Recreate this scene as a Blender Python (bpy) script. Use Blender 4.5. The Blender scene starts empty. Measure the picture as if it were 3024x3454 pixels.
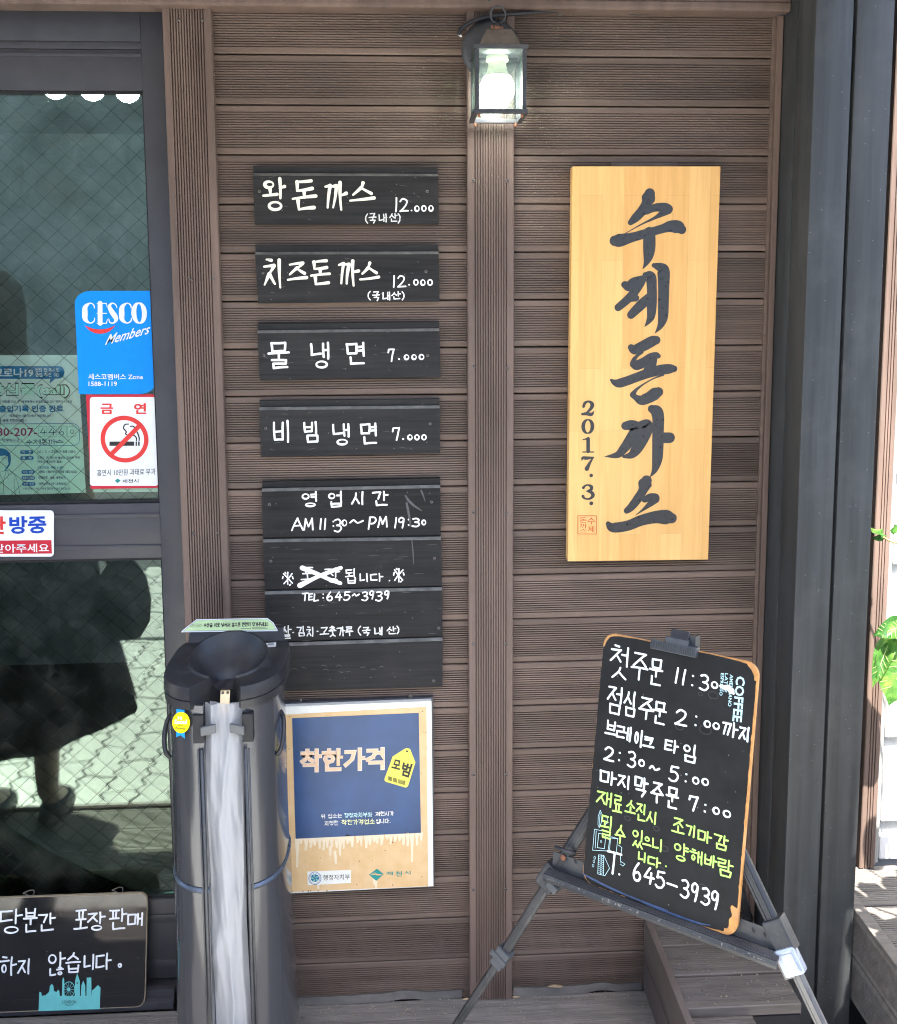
import bpy, bmesh, math, random
from mathutils import Vector, Matrix, noise
random.seed(7)
PI = math.pi
scn = bpy.context.scene
COL = scn.collection

# ------------------------------------------------------------------ camera
F_PX, PPX, PPY, IW, IH = 3203.7, 1512.0, 1362.04, 3024, 3454
YAW, PITCH, ROLL = 0.0518845, 0.1120218, 0.0054048
CAM = Vector((0.0, -2.01882, 1.59859))
def cam_axes():
    cy, sy = math.cos(YAW), math.sin(YAW)
    f = Vector((sy, cy, 0)); r = Vector((cy, -sy, 0)); d = Vector((0, 0, -1))
    cp, sp = math.cos(PITCH), math.sin(PITCH)
    f2 = cp*f + sp*d; d2 = cp*d - sp*f
    cr, sr = math.cos(ROLL), math.sin(ROLL)
    return cr*r + sr*d2, cr*d2 - sr*r, f2
AX_R, AX_D, AX_F = cam_axes()
cam_data = bpy.data.cameras.new('camera')
cam = bpy.data.objects.new('camera', cam_data)
COL.objects.link(cam)
cam.matrix_world = Matrix(((AX_R.x, -AX_D.x, -AX_F.x, CAM.x), (AX_R.y, -AX_D.y, -AX_F.y, CAM.y),
                           (AX_R.z, -AX_D.z, -AX_F.z, CAM.z), (0, 0, 0, 1)))
cam_data.sensor_fit = 'HORIZONTAL'; cam_data.sensor_width = 36
cam_data.lens = 36*F_PX/IW
cam_data.shift_y = -(IH/2 - PPY)/IW
cam_data.clip_start = 0.02; cam_data.clip_end = 500
scn.camera = cam

# ------------------------------------------------------------------ world, sun, exposure
SUN_TRAVEL = Vector((-0.05, 0.50, -1.0)).normalized()
elev = math.asin(-SUN_TRAVEL.z)
world = bpy.data.worlds.new('World'); scn.world = world; world.use_nodes = True
wn = world.node_tree
sky = wn.nodes.new('ShaderNodeTexSky'); sky.sky_type = 'NISHITA'; sky.sun_disc = False
sky.sun_elevation = elev
sky.sun_rotation = math.atan2(-SUN_TRAVEL.x, -SUN_TRAVEL.y)
sky.dust_density = 2.0
bg = wn.nodes['Background']; bg.inputs['Strength'].default_value = 0.15
wn.links.new(sky.outputs['Color'], bg.inputs['Color'])
sun_d = bpy.data.lights.new('sun', 'SUN'); sun_d.energy = 5.0; sun_d.angle = math.radians(0.53)
sun_d.color = (1.0, 0.95, 0.87)
sun = bpy.data.objects.new('sun', sun_d); COL.objects.link(sun)
sun.rotation_euler = SUN_TRAVEL.to_track_quat('-Z', 'Y').to_euler()
sun.location = (0, -3, 6)
scn.view_settings.view_transform = 'Standard'
scn.view_settings.look = 'None'
scn.view_settings.exposure = 2.48
scn.view_settings.gamma = 1.0
scn.view_settings.use_curve_mapping = False
scn.cycles.max_bounces = 7
scn.cycles.diffuse_bounces = 4
scn.cycles.transparent_max_bounces = 16
scn.cycles.sample_clamp_indirect = 6.0
scn.cycles.use_denoising = True
scn.cycles.use_adaptive_sampling = True
scn.cycles.adaptive_threshold = 0.02
scn.cycles.filter_width = 1.1

# ------------------------------------------------------------------ pixel rays and planes
def ray(x, y):
    return AX_F + AX_R*((x - PPX)/F_PX) + AX_D*((y - PPY)/F_PX)
class Plane:
    """a flat surface in the place: origin, in-plane axes u (right) and v (up), outward normal n"""
    def __init__(s, o, u, v):
        s.o = Vector(o); s.u = Vector(u).normalized(); s.v = Vector(v).normalized(); s.n = s.u.cross(s.v).normalized()
        if s.n.y > 0 and abs(s.n.y) > 0.05: s.n = -s.n
    def uv(s, x, y, lift=0.0):
        d = ray(x, y); o = s.o + s.n*lift
        t = (o - CAM).dot(s.n)/d.dot(s.n); p = CAM + d*t - s.o
        return (p.dot(s.u), p.dot(s.v))
    def at(s, a, b, lift=0.0):
        return s.o + s.u*a + s.v*b + s.n*lift
    def px(s, x, y, lift=0.0):
        a, b = s.uv(x, y, lift); return s.at(a, b, lift)
def wall_plane(Y):
    return Plane((0, Y, 0), (1, 0, 0), (0, 0, 1))

# ------------------------------------------------------------------ object helpers
def thing(name, label, cat, loc, group=None):
    o = bpy.data.objects.new(name, None); COL.objects.link(o); o.location = loc
    o.empty_display_size = 0.05
    o['label'] = label; o['category'] = cat
    if group: o['group'] = group
    return o
def wloc(o):
    v = Vector((0, 0, 0))
    while o is not None:
        v += o.location; o = o.parent
    return v
def obj(name, verts, faces, m, parent=None, smooth=False, origin=None):
    """verts in world coordinates; the object's origin is its own centre unless given"""
    me = bpy.data.meshes.new(name)
    if origin is None:
        n = max(1, len(verts)); c = Vector((0, 0, 0))
        lo = Vector((min(v[i] for v in verts) for i in range(3))); hi = Vector((max(v[i] for v in verts) for i in range(3)))
        c = (lo + hi)/2
    else: c = Vector(origin)
    me.from_pydata([tuple(Vector(v) - c) for v in verts], [], faces)
    me.materials.append(m)
    if smooth:
        for p in me.polygons: p.use_smooth = True
    me.update()
    o = bpy.data.objects.new(name, me); COL.objects.link(o)
    o.parent = parent
    o.location = c - (wloc(parent) if parent else Vector((0, 0, 0)))
    return o
def tag(o, label, cat, group=None):
    o['label'] = label; o['category'] = cat
    if group: o['group'] = group
    return o
def struct(o):
    o['kind'] = 'structure'; return o
def copy_to(src, loc, parent):
    """another piece that shares the mesh of src"""
    o = src.copy(); COL.objects.link(o); o.parent = parent
    o.location = Vector(loc) - (wloc(parent) if parent else Vector((0, 0, 0)))
    return o
class MB:
    def __init__(s): s.v = []; s.f = []
    def add(s, vs, fs):
        b = len(s.v); s.v += [Vector(p) for p in vs]; s.f += [tuple(b + i for i in q) for q in fs]
    def box(s, x0, x1, y0, y1, z0, z1, bev=0.0):
        if bev <= 0:
            s.add([(x0,y0,z0),(x1,y0,z0),(x1,y1,z0),(x0,y1,z0),(x0,y0,z1),(x1,y0,z1),(x1,y1,z1),(x0,y1,z1)],
                  [(0,3,2,1),(4,5,6,7),(0,1,5,4),(1,2,6,5),(2,3,7,6),(3,0,4,7)])
        else:
            bm = bmesh.new()
            bmesh.ops.create_cube(bm, size=1.0)
            for v in bm.verts:
                v.co = Vector(((x0+x1)/2 + v.co.x*(x1-x0), (y0+y1)/2 + v.co.y*(y1-y0), (z0+z1)/2 + v.co.z*(z1-z0)))
            bmesh.ops.bevel(bm, geom=bm.edges[:], offset=bev, segments=2, affect='EDGES', profile=0.6)
            s.bm(bm)
    def bm(s, bm, mat=None):
        bm.verts.ensure_lookup_table()
        for i, v in enumerate(bm.verts): v.index = i
        s.add([(mat @ v.co) if mat else v.co.copy() for v in bm.verts], [tuple(v.index for v in f.verts) for f in bm.faces])
        bm.free()
    def obox(s, c, ax, ay, az, hx, hy, hz, bev=0.0):
        """oriented box: centre, unit axes, half sizes"""
        b = MB(); b.box(-hx, hx, -hy, hy, -hz, hz, bev)
        c = Vector(c); ax = Vector(ax); ay = Vector(ay); az = Vector(az)
        s.add([c + ax*p.x + ay*p.y + az*p.z for p in b.v], b.f)
    def tube(s, pts, r, n=10, caps=True, closed=False):
        pts = [Vector(p) for p in pts]; m = len(pts)
        rs = r if isinstance(r, (list, tuple)) else [r]*m
        rings = []; prev = None
        for i in range(m):
            if closed: t = (pts[(i+1) % m] - pts[i-1])
            else: t = (pts[min(i+1, m-1)] - pts[max(i-1, 0)])
            t.normalize()
            if prev is None:
                a = Vector((0, 0, 1)) if abs(t.z) < 0.9 else Vector((1, 0, 0))
                u = t.cross(a).normalized()
            else:
                u = (prev - t*prev.dot(t)).normalized()
            prev = u; w = t.cross(u)
            rings.append([pts[i] + (u*math.cos(2*PI*k/n) + w*math.sin(2*PI*k/n))*rs[i] for k in range(n)])
        b = len(s.v)
        for q in rings: s.v += q
        for i in range(m if closed else m-1):
            i2 = (i+1) % m
            for k in range(n):
                k2 = (k+1) % n
                s.f.append((b+i*n+k, b+i*n+k2, b+i2*n+k2, b+i2*n+k))
        if caps and not closed:
            s.f.append(tuple(b+k for k in reversed(range(n)))); s.f.append(tuple(b+(m-1)*n+k for k in range(n)))
    def lathe(s, prof, c, axis=(0, 0, 1), n=24):
        c = Vector(c); a = Vector(axis).normalized()
        h = Vector((1, 0, 0)) if abs(a.x) < 0.9 else Vector((0, 1, 0))
        u = a.cross(h).normalized(); w = a.cross(u)
        b = len(s.v)
        for (r, z) in prof:
            for k in range(n):
                s.v.append(c + a*z + (u*math.cos(2*PI*k/n) + w*math.sin(2*PI*k/n))*max(r, 1e-5))
        for i in range(len(prof)-1):
            for k in range(n):
                k2 = (k+1) % n
                s.f.append((b+i*n+k, b+i*n+k2, b+(i+1)*n+k2, b+(i+1)*n+k))
    def prism(s, a, b):
        """two matching closed loops"""
        n = len(a); o = len(s.v); s.v += [Vector(p) for p in a] + [Vector(p) for p in b]
        for i in range(n): s.f.append((o+i, o+(i+1) % n, o+n+(i+1) % n, o+n+i))
        s.f.append(tuple(o+i for i in reversed(range(n)))); s.f.append(tuple(o+n+i for i in range(n)))
    def poly(s, pts):
        o = len(s.v); s.v += [Vector(p) for p in pts]; s.f.append(tuple(range(o, o+len(pts))))
    def build(s, name, m, parent=None, smooth=False, origin=None):
        return obj(name, s.v, s.f, m, parent, smooth, origin)
def shade_auto(o, ang=40):
    me = o.data
    for p in me.polygons: p.use_smooth = True
    bm = bmesh.new(); bm.from_mesh(me)
    lim = math.radians(ang)
    for e in bm.edges:
        if len(e.link_faces) == 2 and e.calc_face_angle(0) > lim: e.smooth = False
    bm.to_mesh(me); bm.free()
    return o
def fix_normals(o):
    bm = bmesh.new(); bm.from_mesh(o.data); bmesh.ops.recalc_face_normals(bm, faces=bm.faces[:]); bm.to_mesh(o.data); bm.free()
    return o

# ------------------------------------------------------------------ materials
def new_mat(name):
    m = bpy.data.materials.new(name); m.use_nodes = True
    nt = m.node_tree; return m, nt, nt.nodes['Principled BSDF']
def node(nt, t, **kw):
    n = nt.nodes.new(t)
    for k, v in kw.items():
        if k in n.inputs: n.inputs[k].default_value = v
        else: setattr(n, k, v)
    return n
def ramp(nt, fac, stops):
    r = nt.nodes.new('ShaderNodeValToRGB')
    e = r.color_ramp.elements
    while len(e) < len(stops): e.new(0.5)
    for q, (p, c) in zip(e, stops):
        q.position = p; q.color = (c[0], c[1], c[2], 1) if not isinstance(c, (int, float)) else (c, c, c, 1)
    nt.links.new(fac, r.inputs['Fac']); return r.outputs['Color']
def mixc(nt, fac, a, b, mode='MIX'):
    m = nt.nodes.new('ShaderNodeMix'); m.data_type = 'RGBA'; m.blend_type = mode
    for s, v in ((m.inputs[0], fac), (m.inputs[6], a), (m.inputs[7], b)):
        if isinstance(v, bpy.types.NodeSocket): nt.links.new(v, s)
        elif isinstance(v, (int, float)): s.default_value = v
        else: s.default_value = (v[0], v[1], v[2], 1)
    return m.outputs[2]
def tex_coord(nt, scale=(1, 1, 1), rnd=True):
    tc = nt.nodes.new('ShaderNodeTexCoord'); mp = nt.nodes.new('ShaderNodeMapping')
    mp.inputs['Scale'].default_value = scale
    nt.links.new(tc.outputs['Object'], mp.inputs['Vector'])
    if rnd:
        oi = nt.nodes.new('ShaderNodeObjectInfo'); ml = node(nt, 'ShaderNodeMath', operation='MULTIPLY'); ml.inputs[1].default_value = 37.0
        nt.links.new(oi.outputs['Random'], ml.inputs[0])
        cb = nt.nodes.new('ShaderNodeCombineXYZ')
        for k in range(3): nt.links.new(ml.outputs[0], cb.inputs[k])
        nt.links.new(cb.outputs[0], mp.inputs['Location'])
    return mp.outputs['Vector']
def noise_tex(nt, vec, scale, detail=5, rough=0.55, dist=0.0):
    n = nt.nodes.new('ShaderNodeTexNoise'); n.inputs['Scale'].default_value = scale
    n.inputs['Detail'].default_value = detail; n.inputs['Roughness'].default_value = rough; n.inputs['Distortion'].default_value = dist
    nt.links.new(vec, n.inputs['Vector']); return n.outputs['Fac']
def bump(nt, bsdf, h, strength=0.2, dist=0.002):
    b = nt.nodes.new('ShaderNodeBump'); b.inputs['Strength'].default_value = strength; b.inputs['Distance'].default_value = dist
    nt.links.new(h, b.inputs['Height']); nt.links.new(b.outputs['Normal'], bsdf.inputs['Normal'])
def surf(name, col, rough=0.6, var=0.18, scale=(6, 6, 6), nscale=4.0, speck=0.0, speck_col=(0.5, 0.5, 0.48), bmp=0.15, metal=0.0,
         spec=0.4, rnd_tint=0.0, streak=None, dirt=0.0, dirt_col=(0.2, 0.18, 0.16)):
    """general worn surface: broad tone changes, grain along one axis, specks of dust, dirt"""
    m, nt, b = new_mat(name)
    v = tex_coord(nt, scale)
    n1 = noise_tex(nt, v, nscale, 4, 0.6)
    lo = [c*(1 - var) for c in col]; hi = [min(1, c*(1 + var)) for c in col]
    c = ramp(nt, n1, [(0.3, lo), (0.7, hi)])
    if streak:
        v2 = tex_coord(nt, streak); n2 = noise_tex(nt, v2, 1.0, 4, 0.6)
        c = mixc(nt, 0.5, c, ramp(nt, n2, [(0.3, 0.55), (0.7, 1.35)]), 'MULTIPLY')
    if rnd_tint > 0:
        oi = nt.nodes.new('ShaderNodeObjectInfo')
        c = mixc(nt, 1.0, c, ramp(nt, oi.outputs['Random'], [(0.0, 1 - rnd_tint), (1.0, 1 + rnd_tint)]), 'MULTIPLY')
    if dirt > 0:
        v4 = tex_coord(nt, (1, 1, 1)); n4 = noise_tex(nt, v4, 9.0, 4, 0.65)
        c = mixc(nt, ramp(nt, n4, [(0.5, 0.0), (0.72, dirt)]), c, dirt_col)
    if speck > 0:
        v3 = tex_coord(nt, (1, 1, 1)); vo = nt.nodes.new('ShaderNodeTexVoronoi'); vo.inputs['Scale'].default_value = 55.0
        nt.links.new(v3, vo.inputs['Vector'])
        c = mixc(nt, ramp(nt, vo.outputs['Distance'], [(0.03, speck), (0.075, 0.0)]), c, speck_col)
    nt.links.new(c, b.inputs['Base Color'])
    rr = ramp(nt, n1, [(0.25, max(0.02, rough - 0.1)), (0.75, min(1, rough + 0.12))])
    nt.links.new(rr, b.inputs['Roughness'])
    b.inputs['Metallic'].default_value = metal
    b.inputs['Specular IOR Level'].default_value = spec
    if bmp > 0:
        v5 = tex_coord(nt, tuple(s*6 for s in scale)); bump(nt, b, noise_tex(nt, v5, nscale*2, 3), bmp, 0.001)
    return m
def flat(name, col, rough=0.6, var=0.05, spec=0.3, nscale=60.0, worn=0.0, worn_col=(0.1, 0.1, 0.1)):
    m, nt, b = new_mat(name)
    v = tex_coord(nt, (1, 1, 1)); n1 = noise_tex(nt, v, nscale, 4)
    c = ramp(nt, n1, [(0.3, [x*(1 - var) for x in col]), (0.7, [min(1, x*(1 + var)) for x in col])])
    if worn > 0:
        n2 = noise_tex(nt, v, 140.0, 5, 0.7)
        c = mixc(nt, ramp(nt, n2, [(0.56, 0.0), (0.68, worn)]), c, worn_col)
    nt.links.new(c, b.inputs['Base Color']); b.inputs['Roughness'].default_value = rough
    b.inputs['Specular IOR Level'].default_value = spec
    return m
def emis(name, col, s):
    m, nt, b = new_mat(name)
    b.inputs['Base Color'].default_value = (0.9, 0.9, 0.9, 1); b.inputs['Emission Color'].default_value = (*col, 1); b.inputs['Emission Strength'].default_value = s
    return m
def glass_mat(name, tint, ior=1.5, rough=0.0, dust=0.0):
    m, nt, b = new_mat(name)
    nt.nodes.remove(b)
    out = nt.nodes['Material Output']
    tr = nt.nodes.new('ShaderNodeBsdfTransparent'); tr.inputs['Color'].default_value = (*tint, 1)
    gl = nt.nodes.new('ShaderNodeBsdfGlossy'); gl.inputs['Roughness'].default_value = rough; gl.inputs['Color'].default_value = (0.80, 1.0, 0.87, 1)
    fr = nt.nodes.new('ShaderNodeFresnel'); fr.inputs['IOR'].default_value = ior
    mx = nt.nodes.new('ShaderNodeMixShader')
    nt.links.new(fr.outputs[0], mx.inputs[0]); nt.links.new(tr.outputs[0], mx.inputs[1]); nt.links.new(gl.outputs[0], mx.inputs[2])
    last = mx.outputs[0]
    if dust > 0:
        v = tex_coord(nt, (1, 1, 1)); n1 = noise_tex(nt, v, 14.0, 8, 0.7)
        df = nt.nodes.new('ShaderNodeBsdfDiffuse'); df.inputs['Color'].default_value = (0.5, 0.5, 0.48, 1)
        m2 = nt.nodes.new('ShaderNodeMixShader')
        nt.links.new(ramp(nt, n1, [(0.45, 0.0), (0.8, dust)]), m2.inputs[0]); nt.links.new(last, m2.inputs[1]); nt.links.new(df.outputs[0], m2.inputs[2]); last = m2.outputs[0]
    nt.links.new(last, out.inputs['Surface'])
    return m
M = {}
M['siding'] = surf('brown_siding', (0.140, 0.098, 0.077), 0.62, 0.22, (1.5, 8, 30), 2.0, speck=0.25, bmp=0, rnd_tint=0.15, dirt=0.45, dirt_col=(0.115, 0.090, 0.076), streak=(2, 12, 12))
M['trim'] = surf('brown_trim', (0.144, 0.099, 0.080), 0.55, 0.16, (30, 8, 1.5), 2.0, speck=0.2, bmp=0, rnd_tint=0.05, dirt=0.2, dirt_col=(0.19, 0.15, 0.13), streak=(14, 14, 2))
M['deck'] = surf('weathered_deck', (0.18, 0.162, 0.145), 0.7, 0.25, (2, 25, 20), 3.0, speck=0.6, bmp=0, rnd_tint=0.1, dirt=0.5, dirt_col=(0.14, 0.125, 0.11), streak=(3, 140, 60))
M['tread'] = surf('dark_tread', (0.120, 0.104, 0.092), 0.7, 0.25, (2, 25, 20), 3.0, speck=0.5, bmp=0, rnd_tint=0.12, dirt=0.5, dirt_col=(0.085, 0.075, 0.068), streak=(3, 90, 60))
M['fascia'] = surf('step_fascia', (0.115, 0.09, 0.078), 0.6, 0.18, (20, 3, 20), 2.0, speck=0.3, bmp=0, rnd_tint=0.05, dirt=0.3)
M['post'] = surf('dark_painted_post', (0.043, 0.047, 0.050), 0.5, 0.22, (18, 18, 1.2), 2.0, speck=0.22, bmp=0, speck_col=(0.6, 0.6, 0.6), rnd_tint=0.08, streak=(60, 60, 2.0), spec=0.35, dirt=0.35, dirt_col=(0.085, 0.088, 0.088))
M['frame'] = surf('grey_aluminium', (0.056, 0.056, 0.066), 0.42, 0.10, (8, 8, 8), 3.0, speck=0.15, bmp=0, spec=0.5)
M['rubber'] = flat('black_gasket', (0.02, 0.02, 0.022), 0.6)
M['black_plank'] = surf('black_painted_plank', (0.026, 0.0252, 0.0255), 0.62, 0.25, (3, 10, 40), 2.0, speck=0.35, bmp=0, rnd_tint=0.18, dirt=0.3, dirt_col=(0.05, 0.048, 0.047), streak=(4, 60, 180), spec=0.12)
M['worn_lit_bevel'] = surf('worn_lit_plank_edge', (0.17, 0.165, 0.15), 0.6, 0.35, (30, 30, 30), 1.5, bmp=0, dirt=0.6, dirt_col=(0.06, 0.058, 0.055))  # pale tone holds both worn paint and the light a bevel catches
M['white_paint'] = flat('white_brush_paint', (0.86, 0.85, 0.82), 0.55, 0.05, worn=0.25, worn_col=(0.35, 0.35, 0.36))
M['cream_paint'] = flat('cream_brush_paint', (0.88, 0.84, 0.70), 0.55, 0.05, worn=0.2, worn_col=(0.5, 0.47, 0.4))
M['worn_paint'] = flat('worn_white_paint', (0.7, 0.7, 0.68), 0.6, 0.05, worn=0.95, worn_col=(0.06, 0.06, 0.065))
M['faint_paint'] = flat('faint_paint', (0.09, 0.09, 0.092), 0.6, 0.1, worn=0.9, worn_col=(0.06, 0.06, 0.065))
M['marker_white'] = flat('white_marker', (0.80, 0.87, 0.90), 0.5, 0.08)
M['marker_green'] = flat('green_marker', (0.45, 0.85, 0.16), 0.5, 0.12)
M['print_blue'] = flat('pale_blue_print', (0.45, 0.68, 0.74), 0.5)
M['sign_black'] = surf('sign_black_lacquer', (0.030, 0.031, 0.034), 0.33, 0.25, (60, 60, 60), 2.0, bmp=0.5, spec=0.55)
M['red_seal'] = flat('red_seal_paint', (0.55, 0.06, 0.03), 0.5)
M['white_plastic'] = flat('white_sheet', (0.82, 0.84, 0.87), 0.3, 0.03)
M['screw'] = surf('screw_steel', (0.16, 0.145, 0.135), 0.4, 0.2, (60, 60, 60), metal=0.5, bmp=0.0)
M['screw_dark'] = flat('screw_recess', (0.012, 0.012, 0.012), 0.8)
M['rust'] = surf('rusty_metal', (0.24, 0.10, 0.055), 0.8, 0.35, (200, 200, 200), 1.0, bmp=0.3)
M['lamp_metal'] = surf('dark_lamp_metal', (0.060, 0.064, 0.072), 0.42, 0.2, (20, 20, 20), metal=0.3, spec=0.5, dirt=0.3, dirt_col=(0.2, 0.19, 0.17))
M['lamp_brass'] = surf('faded_lamp_roof', (0.20, 0.175, 0.145), 0.5, 0.2, (20, 20, 12), metal=0.4)
M['cable'] = flat('black_cable', (0.022, 0.024, 0.030), 0.42, spec=0.5)
M['wire_white'] = flat('white_wire', (0.8, 0.8, 0.8), 0.4)
M['bulb'] = emis('lit_bulb', (1.0, 0.99, 0.96), 8.0)
M['bulb_neck'] = flat('bulb_neck', (0.78, 0.74, 0.60), 0.35)
M['lamp_glass'] = glass_mat('lamp_glass', (0.93, 0.96, 0.95), 1.45, 0.02, dust=0.35)
M['door_glass'] = glass_mat('door_glass', (0.95, 0.985, 0.965), 1.72, 0.0, dust=0.05)
M['wire'] = flat('mesh_wire', (0.018, 0.022, 0.020), 0.8, spec=0.05)
# ================================================================== STRUCTURE
# ---------------------------------------------------------------- grooved boards
def groove_profile(width, margin=0.0125, pitch=0.0050, gw=0.0022, gd=0.0036, thick=0.021, ch=0.0018, gap=0.0028):
    """closed cross-section: (a across the board from 0 to width, d depth, 0 = face)"""
    a0, a1 = gap/2, width - gap/2
    pts = [(a0, thick), (a0, ch), (a0 + ch, 0.0)]
    n = int((width - 2*margin)/pitch); s = (width - 2*margin - (n - 1)*pitch)/2 + margin
    for i in range(n):
        c = s + i*pitch
        pts += [(c - gw/2, 0.0), (c - gw/2 + 0.0004, gd), (c + gw/2 - 0.0004, gd), (c + gw/2, 0.0)]
    pts += [(a1 - ch, 0.0), (a1, ch), (a1, thick)]
    return pts
def board_x(name, x0, x1, y_face, z0, width, m, parent, out=-1, **kw):
    """board running along X on a wall, face towards -Y"""
    pr = groove_profile(width, **kw)
    b = MB(); b.prism([(x0, y_face + d, z0 + a) for a, d in pr], [(x1, y_face + d, z0 + a) for a, d in pr])
    return fix_normals(b.build(name, m, parent))
def board_z(name, x0, width, y_face, z0, z1, m, parent, **kw):
    """board standing upright on a wall, face towards -Y"""
    pr = groove_profile(width, gap=0.0, **kw)
    b = MB(); b.prism([(x0 + a, y_face + d, z0) for a, d in pr], [(x0 + a, y_face + d, z1) for a, d in pr])
    return fix_normals(b.build(name, m, parent))
def board_deck(name, x0, x1, y_front, width, z_top, m, parent, **kw):
    """deck board running along X, face up; y_front is its edge nearest the camera"""
    pr = groove_profile(width, gap=0.005, **kw)
    b = MB(); b.prism([(x0, y_front + a, z_top - d) for a, d in pr], [(x1, y_front + a, z_top - d) for a, d in pr])
    return fix_normals(b.build(name, m, parent))

# screws shared by everything
def screw_meshes():
    hb = MB(); hb.lathe([(0.0, -0.0016), (0.0022, -0.0015), (0.0036, -0.0004), (0.0038, 0.0006), (0.0034, 0.0009)], (0, 0, 0), (0, 1, 0), 16)
    cb = MB()
    for a in (0.3, 0.3 + PI/2):
        ux, uz = math.cos(a), math.sin(a)
        cb.obox((0, -0.00172, 0), (ux, 0, uz), (0, 1, 0), (-uz, 0, ux), 0.0018, 0.0003, 0.00045)
    return hb, cb
_hb, _cb = screw_meshes()
_screw_me = None
def screw(parent, x, y, z, big=1.0):
    """pan-head screw with its cross recess on a face looking to -Y"""
    global _screw_me
    if _screw_me is None:
        me = bpy.data.meshes.new('screw'); vs = [tuple(v) for v in _hb.v] + [tuple(v) for v in _cb.v]; n = len(_hb.v)
        me.from_pydata(vs, [], list(_hb.f) + [tuple(i + n for i in f) for f in _cb.f])
        me.materials.append(M['screw']); me.materials.append(M['screw_dark'])
        for i, p in enumerate(me.polygons):
            p.material_index = 0 if i < len(_hb.f) else 1; p.use_smooth = i < len(_hb.f)
        _screw_me = me
    o = bpy.data.objects.new('screw', _screw_me); COL.objects.link(o); o.parent = parent
    o.location = Vector((x, y, z)) - wloc(parent); o.rotation_euler = (0, random.uniform(0, PI), 0); o.scale = (big, big, big)
    return o

# ---------------------------------------------------------------- ground and paving
gm = surf('ground_sheet', (0.30, 0.29, 0.27), 0.9, 0.15, (1, 1, 1), 0.8, bmp=0.3)
b = MB(); b.add([(-120, -240, -0.155), (120, -240, -0.155), (120, 60, -0.155), (-120, 60, -0.155)], [(0, 1, 2, 3)])
struct(b.build('ground', gm))
M['paver'] = surf('concrete_paver', (0.47, 0.47, 0.43), 0.85, 0.12, (8, 8, 8), 3.0, rnd_tint=0.05, speck=0.3, speck_col=(0.25, 0.25, 0.24), bmp=0)
b = MB(); b.box(-2.9, 3.2, -3.7, -0.755, -0.15, -0.118)
pave = struct(b.build('pavement', surf('joint_sand', (0.16, 0.15, 0.135), 0.95, 0.2, (30, 30, 30), 2.0)))
def tri(t, p): t = (t/p) % 1.0; return 4*abs(t - 0.5) - 1
def zx(y): return 0.013*tri(y, 0.075)
def zy(x): return 0.012*math.sin(2*PI*x/0.22)
PW, PH = 0.115, 0.225
def paver(i, j):
    x0, x1 = i*PW, (i + 1)*PW; off = (i % 2)*PH/2; y0, y1 = j*PH + off, (j + 1)*PH + off; g = 0.0032
    loop = []; n = 6
    ys = [y0 + (y1 - y0)*k/n for k in range(n + 1)]
    for k in range(3): x = x0 + (x1 - x0)*k/2; loop.append((x + zx(y0) + (g if k == 0 else -g if k == 2 else 0), y0 + zy(x) + g))
    for y in ys[1:-1]: loop.append((x1 + zx(y) - g, y + zy(x1)))
    for k in range(3): x = x1 - (x1 - x0)*k/2; loop.append((x + zx(y1) + (-g if k == 0 else g if k == 2 else 0), y1 + zy(x) - g))
    for y in reversed(ys[1:-1]): loop.append((x0 + zx(y) + g, y + zy(x0)))
    return loop
cnt = 0; extra = MB()
cells = [(i, j) for i in range(-24, 10) for j in range(-17, -2)]
cells.sort(key=lambda c: (c[0]*PW + 1.25)**2 + (c[1]*PH + 1.5)**2*0.6)
for (i, j) in cells:
    lp = paver(i, j)
    if min(p[1] for p in lp) > -0.80: continue
    lp = [(p[0], min(p[1], -0.757)) for p in lp]      # cut along the deck edge
    dz = random.uniform(-0.0015, 0.0015); zt = -0.100 + dz
    cx = sum(p[0] for p in lp)/len(lp); cy = sum(p[1] for p in lp)/len(lp)
    top = [(cx + (p[0] - cx)*0.955, cy + (p[1] - cy)*0.975, zt) for p in lp]; mid = [(p[0], p[1], zt - 0.004) for p in lp]; bot = [(p[0], p[1], -0.14) for p in lp]
    n = len(lp); q = MB(); q.v = [Vector(p) for p in top + mid + bot]
    for k in range(n):
        k2 = (k + 1) % n; q.f += [(n + k, n + k2, k2, k), (2*n + k, 2*n + k2, n + k2, n + k)]
    q.f.append(tuple(range(n)))
    if cnt < 280: q.build('paver', M['paver'], pave)
    else: extra.add(q.v, q.f)
    cnt += 1
if extra.v:
    o = extra.build('paver_field', M['paver'], pave); o['kind'] = 'stuff'
M['concrete'] = surf('kerb_concrete', (0.42, 0.41, 0.39), 0.85, 0.12, (5, 5, 5), 3.0, speck=0.4, speck_col=(0.25, 0.25, 0.24), bmp=0.4)

# ---------------------------------------------------------------- deck in front of the wall
deck = struct(obj('deck', *(lambda q: (q.v, q.f))((lambda q: (q.box(-2.9, 0.955, -0.735, -0.004, -0.15, -0.022), q)[1])(MB())), surf('deck_frame', (0.05, 0.042, 0.037), 0.8)))
y = -0.0065; k = 0
while y > -0.70:
    w = 0.118
    board_deck('deck_board', -2.9, 0.950, y - w, w, random.uniform(-0.001, 0.001), M['deck'], deck, pitch=0.0062, gw=0.0028, gd=0.002, margin=0.010)
    y -= w + 0.0005; k += 1
fb = MB(); fb.box(-2.9, 0.955, -0.752, -0.736, -0.15, 0.0015, 0.002); fb.build('edge_board', M['fascia'], deck)

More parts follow.
